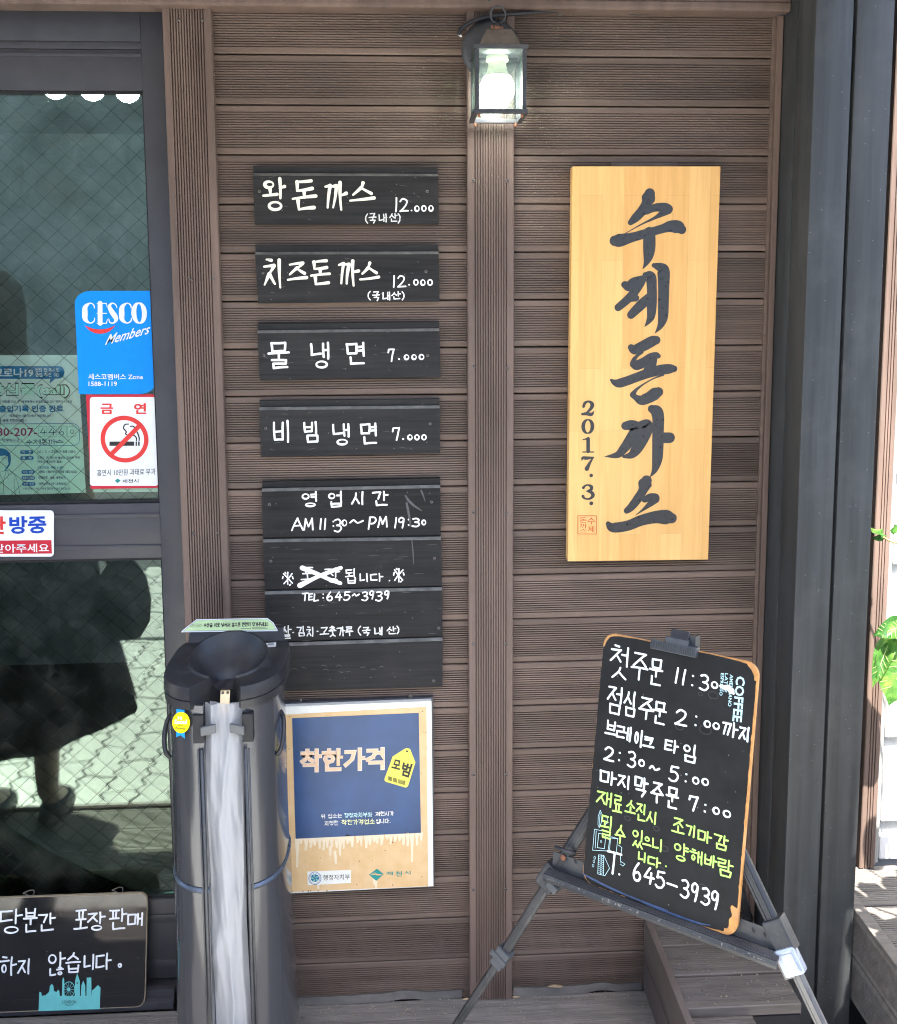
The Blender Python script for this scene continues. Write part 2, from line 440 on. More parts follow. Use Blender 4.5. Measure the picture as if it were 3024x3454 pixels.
# ---------------------------------------------------------------- the timber wall
wall = thing('timber_wall', 'brown grooved timber wall with a grooved centre batten and long horizontal boards', 'wall', (0.2, 0.02, 0))
b = MB(); b.box(-0.40, 1.30, 0.028, 0.10, -0.15, 2.50); b.build('backing', M['rubber'], wall)
Z0 = 2.09155
left0 = board_x('siding_board', -0.374, 0.150, 0.0, Z0, 0.1, M['siding'], wall)
right0 = board_x('siding_board', 0.240, 0.800, 0.0, Z0, 0.1, M['siding'], wall)
for n in range(-2, 21):
    for src in (left0, right0):
        if n == 0: continue
        o = copy_to(src, wloc(src) + Vector((0, random.uniform(-0.0006, 0.0008), -0.1*n)), wall)
        o.rotation_euler = (random.uniform(-0.004, 0.004), random.uniform(-0.0011, 0.0011), 0)
for n in (21,):
    for src in (left0, right0): copy_to(src, wloc(src) + Vector((0, 0.0004, -0.1*n)), wall)
batten = board_z('batten', 0.1452, 0.0974, -0.020, 0.002, 2.40, M['trim'], wall, margin=0.0128, pitch=0.00545, gw=0.0027, gd=0.0050)
ltrim = board_z('door_trim', -0.4645, 0.0965, -0.020, 0.0015, 2.40, M['trim'], wall, margin=0.0128, pitch=0.0054, gw=0.0026, gd=0.0050)
b = MB(); b.box(0.7925, 0.8045, -0.012, 0.02, 0.0, 2.40, 0.0012); b.build('corner_trim', M['trim'], wall)
b = MB(); b.box(0.785, 0.7922, -0.0045, 0.02, 0.0, 2.40, 0.001); b.build('corner_trim', M['siding'], wall)
# fascia beam above
pr = [(0.0, 0.05), (0.0, 0.004), (0.002, 0.001), (0.006, 0.0), (0.0155, 0.0), (0.016, 0.003), (0.0185, 0.003), (0.019, 0.0), (0.098, 0.0), (0.1, 0.004), (0.1, 0.05)]
for (xa, xb) in ((-2.60, -0.4820), (-0.4815, 0.3655), (0.366, 0.8045)):
    b = MB(); b.prism([(xa, -0.045 + d, 2.1735 + a) for a, d in pr], [(xb, -0.045 + d, 2.1735 + a) for a, d in pr]); fix_normals(b.build('fascia_board', M['trim'], wall))
    b = MB(); b.prism([(xa, -0.045 + d, 2.276 + a) for a, d in pr], [(xb, -0.045 + d, 2.276 + a) for a, d in pr]); fix_normals(b.build('fascia_board', M['trim'], wall))
b = MB(); b.box(-2.6, 1.06, 0.0, 0.10, 2.41, 2.50); b.build('head_beam', M['trim'], wall)
WP = wall_plane(-0.022)
for yy in (611, 1240, 1731, 2174, 2615, 3000):
    for xx in (1597 - (yy - 611)*0.0004, 1710 - (yy - 611)*0.0016):
        p = WP.px(xx, yy + random.uniform(-3, 3)); screw(wall, p.x, -0.0205, p.z)
for (xx, yy) in ((603, 66), (681, 67), (643, 942), (718, 942), (652, 1800), (735, 1800)):
    p = WP.px(xx, yy); screw(wall, p.x, -0.0203, p.z, 0.85)
p = wall_plane(-0.045).px(1650, 4); screw(wall, p.x, -0.0455, p.z, 0.9)
for (xx, yy) in ((1573, 898), (1573, 962), (2403, 905), (2440, 906), (1898, 911), (1895, 1064), (2425, 1066)):
    p = wall_plane(0).px(xx, yy); screw(wall, p.x, -0.0005, p.z, 0.6)

# roof over the entrance (shades the wall; it ends above the right post)
roof = thing('entrance_roof', 'flat timber roof over the entrance and deck, above the picture', 'roof', (-0.8, -0.8, 2.5))
b = MB()
for k in range(17): b.box(-2.60 + k*0.2153, -2.60 + (k + 1)*0.2153 - 0.004, -1.72, 0.40, 2.501, 2.522)
b.build('soffit', surf('soffit_boards', (0.30, 0.25, 0.21), 0.6, 0.2, (3, 20, 3), 2.0), roof)
b = MB(); b.box(-2.62, 1.060, -1.74, 0.42, 2.524, 2.60); b.build('roof_slab', M['fascia'], roof)
# wall left of the door
b = MB(); b.box(-2.60, -1.42, 0.0, 0.12, -0.15, 2.50)
tag(b.build('side_wall', M['siding']), 'plain brown wall beyond the door, left of the picture', 'wall')

# ---------------------------------------------------------------- right post: four square timbers side by side
post = thing('timber_post', 'dark blue-grey painted post of square timbers standing right of the easel', 'post', (0.88, -0.085, -0.15))
for (xa, xb, ya, yb) in ((0.8055, 0.8805, -0.165, -0.082), (0.8862, 0.9612, -0.165, -0.084), (0.8065, 0.886, -0.0765, -0.002), (0.8868, 0.9592, -0.078, -0.002)):
    b = MB(); b.box(xa, xb, ya, yb, -0.15, 2.499, 0.005); shade_auto(b.build('timber', M['post'], post), 30)
b = MB(); b.box(0.818, 0.948, -0.152, -0.012, -0.14, 2.49); b.build('core', M['rubber'], post)

# ---------------------------------------------------------------- low step between wall and post
step = thing('timber_step', 'low weathered timber step with a dark side board, behind the easel legs', 'step', (0.68, -0.15, 0))
for k in range(3):
    board_deck('tread_board', 0.5665, 0.800, -0.094*(k + 1), 0.0925, 0.170 + random.uniform(-0.001, 0.001), M['tread'], step, pitch=0.0060, gw=0.0026, gd=0.002, margin=0.012)
board_deck('tread_board', 0.5665, 0.694, -0.382, 0.094, 0.160, M['tread'], step, pitch=0.0062, gw=0.0026, gd=0.002, margin=0.008)
for (za, zb) in ((0.002, 0.079), (0.082, 0.1745)):
    b = MB(); b.box(0.550, 0.5655, -0.384, -0.001, za, zb, 0.002); b.build('side_board', M['fascia'], step)
b = MB(); b.box(0.567, 0.799, -0.28, -0.002, 0.003, 0.146); b.build('frame', M['rubber'], step)
WPs = [(0.600, -0.05), (0.60, -0.14), (0.61, -0.235), (0.735, -0.05), (0.74, -0.145), (0.745, -0.24), (0.62, -0.33)]
for (sx, sy) in WPs:
    s_ = screw(step, sx, sy, 0.1706 if sy > -0.3 else 0.1606, 0.9); s_.rotation_euler = (-PI/2, 0, 0)

# ---------------------------------------------------------------- raised deck and block wall on the right
rdeck = thing('raised_deck', 'raised sunlit deck of grooved boards right of the dark post', 'deck', (1.5, -0.5, 0))
for k in range(8):
    board_deck('deck_board', 0.992, 2.3, -0.002 - 0.1445*(k + 1), 0.1435, 0.285 + random.uniform(-0.001, 0.001), M['deck'], rdeck, pitch=0.0065, gw=0.0028, gd=0.002, margin=0.012)
def board_y(name, x_face, y0, y1, z0, width, m, parent, **kw):
    pr = groove_profile(width, **kw)
    b = MB(); b.prism([(x_face + d, y0, z0 + a) for a, d in pr], [(x_face + d, y1, z0 + a) for a, d in pr]); return fix_normals(b.build(name, m, parent))
board_y('fascia_board', 0.9655, -1.16, -0.003, 0.177, 0.102, M['deck'], rdeck, pitch=0.0052)
board_y('fascia_board', 0.9655, -1.16, -0.003, 0.074, 0.1025, M['deck'], rdeck, pitch=0.0052)
b = MB(); b.box(0.9635, 0.9905, -1.16, -0.003, 0.2795, 0.2868, 0.002); b.build('edge_strip', M['deck'], rdeck)
b = MB(); b.box(0.992, 2.3, -1.14, -0.004, 0.08, 0.262); b.build('frame', M['rubber'], rdeck)
rtrim = board_z('upright_board', 1.0445, 0.0365, -0.018, 0.287, 2.40, M['trim'], None, margin=0.006, pitch=0.0062, gw=0.003, gd=0.003)
tag(rtrim, 'sunlit reddish brown grooved upright board beside the white block wall', 'board')
bw = thing('block_wall', 'sunlit white painted block wall with grey joints at the right edge', 'wall', (1.6, 0.03, 0.28))
b = MB(); b.box(1.086, 2.6, 0.026, 0.16, 0.10, 2.60); b.build('mortar', surf('grey_mortar', (0.30, 0.31, 0.32), 0.9, 0.1), bw)
b = MB(); b.box(1.0845, 1.0975, 0.000, 0.030, 0.287, 2.40, 0.002); b.build('edge_bead', surf('grey_bead', (0.30, 0.30, 0.28), 0.5, 0.15), bw)
blk = surf('white_block', (0.74, 0.73, 0.71), 0.75, 0.06, (8, 8, 8), 2.0, bmp=0.3)
for r in range(11):
    zc0 = 0.3815 + (r - 1)*0.2045
    for c in range(4):
        xa = 1.1055 + c*0.39 - (0.195 if (r % 2 and c) else 0.0); xb = xa + (0.36 if not (r % 2 == 1 and c == 0) else 0.165)
        b = MB(); b.box(xa, xb, 0.010 + random.uniform(0, 0.001), 0.12, max(zc0, 0.288), zc0 + 0.170, 0.004); b.build('block', blk, bw)

M['skirting'] = surf('weathered_skirting', (0.10, 0.092, 0.085), 0.8, 0.25, (6, 30, 30), 2.0, speck=0.4, dirt=0.4)
# ---------------------------------------------------------------- strip of warped skirting lying at the wall foot
for (xa, xb, ss, lab) in ((-0.262, 0.128, 11, 'warped grey skirting strip lying on the deck beside the black dispenser'), (0.246, 0.545, 23, 'grey skirting strip with debris lying between the batten and the step')):
    rs = random.Random(ss); n = 14; top = []; bot = []
    b = MB(); prev = None; loops = []
    for k in range(n + 1):
        t = k/n; x = xa + (xb - xa)*t; zz = 0.002 + 0.0015*math.sin(t*7 + ss) + 0.001*rs.random() + (0.005 if 0.6 < t < 0.72 else 0)
        h = 0.013 + 0.002*math.sin(t*5 + ss*2) + 0.0015*rs.random()
        loops.append([(x, -0.012 - 0.004*math.sin(t*4), zz), (x, -0.003, zz + 0.001), (x, -0.0015, zz + h), (x, -0.008, zz + h + 0.002)])
    for k in range(n):
        b.prism(loops[k], loops[k + 1])
    tag(fix_normals(b.build('skirting_strip', M['skirting'])), lab, 'strip', 'skirting strips at the wall foot')
# ================================================================== DOOR
GY = 0.070      # front face of the glass
door = thing('glass_door', 'dark grey aluminium door with wired green glass left of the brown trim', 'door', (-0.95, GY, 0))
def fbox(name, xa, xb, ya, yb, za, zb, bev=0.0015, m=None): 
    b = MB(); b.box(xa, xb, ya, yb, za, zb, bev); return shade_auto(b.build(name, m or M['frame'], door), 30)
DX0, DX1 = -1.42, -0.4655
fbox('outer_frame', -0.5265, DX1, 0.052, 0.13, 0.0, 2.20)
fbox('outer_frame', DX0, -1.372, 0.052, 0.13, 0.0, 2.20)
fbox('outer_frame', -1.371, -0.5270, 0.0525, 0.13, 2.128, 2.199)
fbox('head_track', -1.371, -0.5272, 0.056, 0.12, 2.113, 2.1275)
fbox('stile', -1.371, -1.312, 0.056, 0.105, 0.018, 2.1125)
RX0, RX1 = -1.311, -0.5275
fbox('top_rail', RX0, RX1, 0.0575, 0.10, 2.030, 2.112)
fbox('top_rail_lip', RX0, RX1, 0.0545, 0.10, 2.0975, 2.1055)
fbox('middle_rail', RX0, RX1, 0.0575, 0.10, 1.030, 1.153)
fbox('middle_rail_lip', RX0, RX1, 0.0545, 0.10, 1.122, 1.131)
fbox('middle_rail_lip', RX0, RX1, 0.0545, 0.10, 1.052, 1.061)
fbox('bottom_rail', RX0, RX1, 0.0575, 0.10, 0.030, 0.225)
fbox('bottom_rail_lip', RX0, RX1, 0.0530, 0.10, 0.170, 0.190)
fbox('bottom_rail_lip', RX0, RX1, 0.0530, 0.10, 0.060, 0.078)
fbox('sill', DX0 + 0.05, -0.5270, 0.0, 0.13, -0.004, 0.017)
fbox('sill_track', DX0 + 0.05, -0.5270, 0.012, 0.030, 0.0172, 0.034)
for (za, zb, gz) in ((1.1535, 2.0295, 'upper'), (0.2255, 1.0295, 'lower')):
    g = MB(); g.box(RX0 + 0.0005, RX1 - 0.0005, GY, GY + 0.006, za, zb); pane = g.build('pane', M['door_glass'], door)
    w = MB(); s = 0.0345; hw = 0.00032; xa, xb = RX0 + 0.001, RX1 - 0.001
    for sgn in (1, -1):
        sl = 0.92*sgn
        c = -60
        zs = za - (xb - xa)*abs(sl); nline = int((zb - za + 2*(xb - xa)*abs(sl))/(s*1.31)) + 2
        for k in range(nline):
            z_at = zs + k*s*1.31     # value of z at xa (or xb)
            p = []
            for x in (xa, xb):
                zz = z_at + sl*(x - xa) if sgn > 0 else z_at + sl*(x - xa) + (xb - xa)*abs(sl)
                p.append([x, zz])
            (x_0, z_0), (x_1, z_1) = p
            def clip(x_0, z_0, x_1, z_1):
                t0, t1 = 0.0, 1.0
                for lo_hi, val in ((1, za), (-1, zb)):
                    d0 = (z_0 - val)*lo_hi; d1 = (z_1 - val)*lo_hi
                    if d0 < 0 and d1 < 0: return None
                    if d0 < 0: t0 = max(t0, d0/(d0 - d1))
                    elif d1 < 0: t1 = min(t1, d0/(d0 - d1))
                if t1 - t0 < 0.01: return None
                return (x_0 + (x_1 - x_0)*t0, z_0 + (z_1 - z_0)*t0, x_0 + (x_1 - x_0)*t1, z_0 + (z_1 - z_0)*t1)
            q = clip(x_0, z_0, x_1, z_1)
            if not q: continue
            A = Vector((q[0], GY + 0.003, q[1])); B = Vector((q[2], GY + 0.003, q[3])); L = (B - A).length
            if L < 0.004: continue
            t = (B - A).normalized(); up = Vector((-t.z, 0, t.x))
            w.obox((A + B)/2, t, Vector((0, 1, 0)), up, L/2, hw, hw)
    wo = w.build('wire_mesh', M['wire'], pane); wo['kind'] = 'stuff'
    fbox('gasket', RX0, RX1, GY - 0.006, GY - 0.0005, za, za + 0.006, 0.0, M['rubber'])
    fbox('gasket', RX1 - 0.004, RX1, GY - 0.006, GY - 0.0005, za + 0.0065, zb - 0.0065, 0.0, M['rubber'])
    fbox('gasket', RX0, RX1, GY - 0.006, GY - 0.0005, zb - 0.006, zb, 0.0, M['rubber'])

# ---------------------------------------------------------------- room behind the glass
m, nt, bs = new_mat('mottled_plaster')
v = tex_coord(nt, (1, 1, 1), False); n1 = noise_tex(nt, v, 5.0, 9, 0.68, 1.4)
nt.links.new(ramp(nt, n1, [(0.3, (0.14, 0.17, 0.17)), (0.62, (0.26, 0.30, 0.30)), (0.8, (0.5, 0.54, 0.52))]), bs.inputs['Base Color']); bs.inputs['Roughness'].default_value = 0.8
bump(nt, bs, n1, 0.5, 0.01)
b = MB()
b.box(-2.4, 0.7, 2.1, 2.2, 0.0, 2.7)
b.box(-2.5, -2.4, 0.135, 2.2, 0.0, 2.7); b.box(0.7, 0.8, 0.14, 2.2, 0.0, 2.7)
room = struct(b.build('interior_wall', m))
b = MB(); b.box(-2.5, 0.8, 0.13, 2.2, -0.06, 0.0); struct(b.build('interior_floor', surf('dark_floor', (0.05, 0.045, 0.04), 0.4)))
b = MB(); b.box(-2.5, 0.8, 0.131, 2.2, 2.28, 2.36); struct(b.build('interior_ceiling', surf('interior_ceiling', (0.25, 0.26, 0.26), 0.8)))
for k, (bx, lab) in enumerate(((-0.893, 'leftmost'), (-0.797, 'middle'), (-0.706, 'rightmost'))):
    t = thing('ceiling_bulb', '%s of three round lit bulbs seen through the top of the door glass' % lab, 'lamp', (bx, 0.60, 2.279), 'bulbs inside the door')
    b = MB(); b.lathe([(0.016, 0.0), (0.018, -0.02), (0.016, -0.075), (0.0, -0.076)], (bx, 0.60, 2.279), n=16); b.build('socket', M['bulb_neck'], t, True)
    b = MB(); r = 0.032; b.lathe([(0.0125, 0.030)] + [(r*math.sin(a), r*math.cos(a)) for a in [0.42 + i*(PI - 0.42)/12 for i in range(13)]], (bx, 0.60, 2.148 + 0.004*(1 - k)), n=20)
    b.build('globe', emis('ceiling_globe', (0.85, 1.0, 0.97), 22.0) if k == 0 else bpy.data.materials['ceiling_globe'], t, True)
# ================================================================== LETTERING
def crop(ox, oy, s): return lambda x, y: (ox + x/s, oy + y/s)
def smooth_line(pts, per=5):
    """Catmull-Rom through (x, y, w)"""
    if len(pts) < 3: return [tuple(p) for p in pts]
    out = []; n = len(pts)
    for i in range(n - 1):
        p0, p1, p2, p3 = pts[max(i - 1, 0)], pts[i], pts[i + 1], pts[min(i + 2, n - 1)]
        for k in range(per):
            t = k/per; q = []
            for c in range(3):
                a = 2*p1[c]; b_ = p2[c] - p0[c]; c_ = 2*p0[c] - 5*p1[c] + 4*p2[c] - p3[c]; d_ = -p0[c] + 3*p1[c] - 3*p2[c] + p3[c]
                q.append(0.5*(a + b_*t + c_*t*t + d_*t**3))
            out.append(tuple(q))
    out.append(tuple(pts[-1])); return out
class Ink:
    """flat strokes of paint lying on a plane, a hair above it"""
    def __init__(s, plane, lift=0.0004): s.p = plane; s.lift = lift; s.mb = MB(); s.k = 0; s.glyphs = []
    def _l(s):
        s.k += 1; return s.lift + (s.k % 14)*0.00003
    def strip(s, line, closed=False):
        """line: (u, v, w) in plane metres, w = full width"""
        n = len(line)
        if n < 2: return
        l = s._l(); L = []; R = []
        for i in range(n):
            if closed: a, c = line[i - 1], line[(i + 1) % n]
            else: a, c = line[max(i - 1, 0)], line[min(i + 1, n - 1)]
            tx, ty = c[0] - a[0], c[1] - a[1]; d = math.hypot(tx, ty) or 1e-9
            nx, ny = -ty/d, tx/d; w = max(line[i][2], 0.00012)/2
            L.append((line[i][0] + nx*w, line[i][1] + ny*w)); R.append((line[i][0] - nx*w, line[i][1] - ny*w))
        b = len(s.mb.v); pl = s.p
        for q in L: s.mb.v.append(pl.at(q[0], q[1], l))
        for q in R: s.mb.v.append(pl.at(q[0], q[1], l))
        for i in range(n if closed else n - 1):
            j = (i + 1) % n; s.mb.f.append((b + i, b + n + i, b + n + j, b + j))
        if not closed:
            for (c, a, sg) in ((line[0], line[1], 1), (line[-1], line[-2], -1)):
                r = max(c[2], 0.00012)/2
                th = math.atan2(c[1] - a[1], c[0] - a[0])
                pts = [pl.at(c[0] + r*math.cos(th + q), c[1] + r*math.sin(th + q), l + 0.00001) for q in [-PI/2 + PI*i/6 for i in range(7)]]
                s.mb.poly(pts)
    def poly(s, pts): l = s._l(); s.mb.poly([s.p.at(q[0], q[1], l) for q in pts])
    def disc(s, u, v, ru, rv=None, n=20):
        rv = rv or ru; s.poly([(u + ru*math.cos(2*PI*k/n), v + rv*math.sin(2*PI*k/n)) for k in range(n)])
    # pixel-space front ends (cf maps crop coordinates to photo pixels)
    def brush(s, cf, pts, per=5):
        q = []
        for (x, y, w) in pts:
            X, Y = cf(x, y); u, v = s.p.uv(X, Y); u2, v2 = s.p.uv(*cf(x + w, y)); q.append((u, v, abs(u2 - u) if w else 0.0002))
        s.strip(smooth_line(q, per))
    def line(s, cf, pts, w):
        """polyline with sharp corners, one strip per segment"""
        q = []
        for (x, y) in pts: q.append(s.p.uv(*cf(x, y)))
        u2 = s.p.uv(*cf(pts[0][0] + w, pts[0][1])); ww = math.hypot(u2[0] - q[0][0], u2[1] - q[0][1])
        for a, c in zip(q[:-1], q[1:]): s.strip([(a[0], a[1], ww), (c[0], c[1], ww)])
    def shape(s, cf, pts): s.poly([s.p.uv(*cf(x, y)) for (x, y) in pts])
    def dot(s, cf, x, y, r):
        u, v = s.p.uv(*cf(x, y)); u2, _ = s.p.uv(*cf(x + r, y)); s.disc(u, v, abs(u2 - u))
    def ring(s, cf, x, y, rx, ry, w):
        n = 40; u, v = s.p.uv(*cf(x, y)); ru = abs(s.p.uv(*cf(x + rx, y))[0] - u); rv = abs(s.p.uv(*cf(x, y + ry))[1] - v); ww = abs(s.p.uv(*cf(x + w, y))[0] - u)
        s.strip([(u + ru*math.cos(2*PI*k/n), v + rv*math.sin(2*PI*k/n), ww) for k in range(n)], True)
    def build(s, name, m, parent): PENDING.append(lambda: s._build(name, m, parent))
    def _build(s, name, m, parent):
        if s.mb.v:
            o = s.mb.build(name, m, parent)
            if len(s.mb.f) > 8: o['kind'] = 'stuff'     # fine print and marks too small to pick apart
        for g in s.glyphs: g.build('letter', m, parent)

# ---- hand-writing: strokes of the letters in a unit box (x right, y down); 'o' = ring
C_ = {
 'ㄱ': [[(0, .06), (.95, .04), (.62, 1)]], 'ㄴ': [[(.05, 0), (.08, .88), (1, .80)]], 'ㄷ': [[(.95, .04), (.06, .08), (.08, .92), (1, .86)]],
 'ㄹ': [[(0, .05), (.92, .03), (.88, .46), (.06, .5), (.08, .95), (1, .90)]], 'ㅁ': [[(.04, .03), (.10, .97), (.94, .93), (.98, .02), (.04, .03)]],
 'ㅂ': [[(.02, 0), (.08, .97), (.92, .95), (.98, 0)], [(.06, .5), (.94, .47)]], 'ㅅ': [[(.55, 0), (.45, .4), (0, 1)], [(.46, .42), (1, .95)]],
 'ㅇ': 'o', 'ㅈ': [[(.02, .06), (.92, .03), (.5, .45), (0, 1)], [(.52, .45), (1, .96)]], 'ㅊ': [[(.3, -.12), (.72, -.08)], [(.02, .2), (.95, .17), (.5, .52), (0, 1)], [(.52, .52), (1, .96)]],
 'ㅋ': [[(0, .06), (.95, .04), (.72, 1)], [(.05, .48), (.85, .42)]], 'ㅌ': [[(.95, .03), (.06, .06), (.08, .95), (1, .9)], [(.08, .5), (.85, .46)]],
 'ㅍ': [[(0, .06), (1, .03)], [(.3, .08), (.36, .9)], [(.72, .06), (.66, .88)], [(0, .94), (1, .9)]], 'ㅎ': [[(.3, -.1), (.72, -.07)], [(0, .18), (1, .14)], 'o2'],
 'ㄲ': [[(0, .08), (.42, .05), (.2, 1)], [(.5, .08), (.98, .05), (.68, 1)]], 'ㅆ': [[(.28, 0), (0, .95)], [(.24, .4), (.5, .95)], [(.75, 0), (.48, .95)], [(.72, .4), (1, .95)]],
 'ㄶ': [[(.0, .1), (.02, .85), (.42, .78)], [(.65, -.05), (.85, -.02)], [(.52, .2), (1, .17)], 'o3'],
}
V_ = {
 'ㅏ': [[(.30, 0), (.34, 1)], [(.34, .46), (1, .42)]], 'ㅓ': [[(.75, 0), (.78, 1)], [(0, .44), (.76, .42)]], 'ㅣ': [[(.5, 0), (.52, 1)]],
 'ㅐ': [[(.15, .05), (.18, .92)], [(.8, 0), (.84, 1)], [(.18, .48), (.82, .44)]], 'ㅔ': [[(.5, .05), (.52, .92)], [(.9, 0), (.92, 1)], [(0, .46), (.5, .44)]],
 'ㅑ': [[(.30, 0), (.34, 1)], [(.34, .32), (1, .28)], [(.34, .6), (1, .56)]], 'ㅕ': [[(.75, 0), (.78, 1)], [(.05, .32), (.76, .28)], [(.05, .62), (.76, .58)]],
 'ㅗ': [[(.5, 0), (.5, .72)], [(0, .82), (1, .74)]], 'ㅜ': [[(0, .16), (1, .08)], [(.52, .14), (.52, 1)]], 'ㅡ': [[(0, .52), (1, .44)]],
 'ㅛ': [[(.34, 0), (.36, .74)], [(.66, 0), (.64, .72)], [(0, .84), (1, .76)]], 'ㅠ': [[(0, .16), (1, .08)], [(.34, .15), (.3, 1)], [(.68, .12), (.68, 1)]],
}
CHO = 'ㄱㄲㄴㄷㄸㄹㅁㅂㅃㅅㅆㅇㅈㅉㅊㅋㅌㅍㅎ'
JUNG = ['ㅏ', 'ㅐ', 'ㅑ', 'ㅒ', 'ㅓ', 'ㅔ', 'ㅕ', 'ㅖ', 'ㅗ', 'ㅗㅏ', 'ㅗㅐ', 'ㅗㅣ', 'ㅛ', 'ㅜ', 'ㅜㅓ', 'ㅜㅔ', 'ㅜㅣ', 'ㅠ', 'ㅡ', 'ㅡㅣ', 'ㅣ']
for k_, v_ in (('ㄸ', 'ㄷ'), ('ㅃ', 'ㅂ'), ('ㅉ', 'ㅈ'), ('ㅄ', 'ㅂ'), ('ㄳ', 'ㄱ'), ('ㄵ', 'ㄴ'), ('ㄺ', 'ㄹ'), ('ㅀ', 'ㄹ')): C_[k_] = C_[v_]
JONG = [''] + list('ㄱㄲㄳㄴㄵㄶㄷㄹㄺㄻㄼㄽㄾㄿㅀㅁㅂㅄㅅㅆㅇㅈㅊㅋㅌㅍㅎ')
G_ = {
 '1': [[(.6, 0), (.4, 1)]], '2': ['c', [(.05, .22), (.35, 0), (.8, .12), (.78, .42), (.4, .75), (.02, .98)], [(.02, .98), (1, .96)]],
 '3': ['c', [(.1, .08), (.55, 0), (.88, .18), (.75, .4), (.4, .48)], ['c'], [(.4, .48), (.85, .55), (.98, .78), (.6, 1), (.05, .92)]],
 '4': [[(.55, 0), (.05, .65), (1, .6)], [(.72, .3), (.66, 1)]], '5': [[(.9, .02), (.2, .06), (.14, .42)], ['c'], [(.14, .42), (.6, .36), (.95, .6), (.75, .92), (.3, 1), (.02, .9)]],
 '6': [['c'], [(.6, 0), (.2, .35), (.05, .7), (.3, .98), (.75, .95), (.92, .7), (.6, .52), (.2, .62)]], '7': [[(.1, .32), (.16, .06), (.9, .02), (.55, 1)]],
 '9': [['c'], [(.85, .12), (.45, 0), (.1, .2), (.25, .48), (.65, .45), (.86, .15), (.8, .6), (.65, 1)]], '0': 'o', '8': [['c'], [(.8, .12), (.4, 0), (.15, .2), (.8, .65), (.7, .95), (.3, .98), (.15, .75), (.75, .35), (.8, .12)]],
 'A': [[(.5, 0), (.02, 1)], [(.5, 0), (.98, .95)], [(.2, .62), (.8, .58)]], 'M': [[(.05, 1), (.2, 0), (.5, .7), (.85, 0), (.98, 1)]], 'P': [[(.25, 0), (.1, 1)], ['c'], [(.25, .03), (.8, .02), (.95, .28), (.65, .5), (.2, .52)]],
 'T': [[(0, .06), (1, .0)], [(.52, .04), (.48, 1)]], 'E': [[(.9, .02), (.1, .05), (.1, .97), (.95, .93)], [(.1, .5), (.75, .46)]], 'L': [[(.12, 0), (.08, .95), (.95, .9)]],
 '~': [['c'], [(0, .7), (.25, .15), (.6, .75), (1, .3)]], '-': [[(0, .5), (1, .5)]], ':': [[(.5, .10), (.55, .12)], [(.5, .88), (.55, .9)]], '.': [[(.45, .5), (.55, .52)]], '·': [[(.3, .5), (.65, .5)]],
 '(': [['c'], [(.9, 0), (.2, .3), (.2, .7), (.9, 1)]], ')': [['c'], [(.1, 0), (.8, .3), (.8, .7), (.1, 1)]],
 '*': [[(.1, .1), (.9, .9)], [(.9, .1), (.1, .9)], [(.5, .0), (.5, 1)], [(.04, .32), (.0, .5)], [(.96, .35), (1, .52)], [(.25, -.02), (.32, .06)], [(.72, .98), (.66, 1.04)]],
}
def glyph_paths(ch):
    """list of (kind, points) in the unit box"""
    res = []
    def put(src, bx):
        x0, y0, x1, y1 = bx; f = lambda p: (x0 + p[0]*(x1 - x0), y0 + p[1]*(y1 - y0))
        if src == 'o':
            res.append(('ring', [((x0 + x1)/2, (y0 + y1)/2), ((x1 - x0)/2*.92, (y1 - y0)/2*.92)])); return
        curve = False
        for q in src:
            if q == 'c' or q == ['c']: curve = True; continue
            if q == 'o2': res.append(('ring', [f((.5, .66)), ((x1 - x0)*.32, (y1 - y0)*.30)])); continue
            if q == 'o3': res.append(('ring', [f((.76, .66)), ((x1 - x0)*.20, (y1 - y0)*.26)])); continue
            res.append(('curve' if curve else 'line', [f(p) for p in q])); curve = False
    c = ord(ch) - 0xAC00
    if 0 <= c < 11172:
        a, v, z = CHO[c//588], JUNG[(c % 588)//28], JONG[c % 28]
        vert = v in ('ㅏ', 'ㅐ', 'ㅑ', 'ㅓ', 'ㅔ', 'ㅕ', 'ㅣ'); comp = len(v) == 2
        if comp:
            h = .60 if z else 1.0
            put(C_[a], (.02, .02*h, .58, .50*h)); put(V_[v[0]], (0, .50*h, .66, .92*h)); put(V_[v[1]], (.68, 0, 1.0, h))
        elif vert:
            if z: put(C_[a], (0, .04, .55, .50)); put(V_[v], (.60, 0, 1.0, .58))
            else: put(C_[a], (0, .08, .54, .92)); put(V_[v], (.60, 0, 1.0, 1.0))
        else:
            if z: put(C_[a], (.14, 0, .86, .34)); put(V_[v], (0, .36, 1, .64))
            else: put(C_[a], (.12, 0, .88, .50)); put(V_[v], (0, .50, 1, 1.0))
        if z: put(C_[z], (.18, .66, .92, 1.0))
    elif ch in G_: put(G_[ch], (0, 0, 1, 1))
    return res
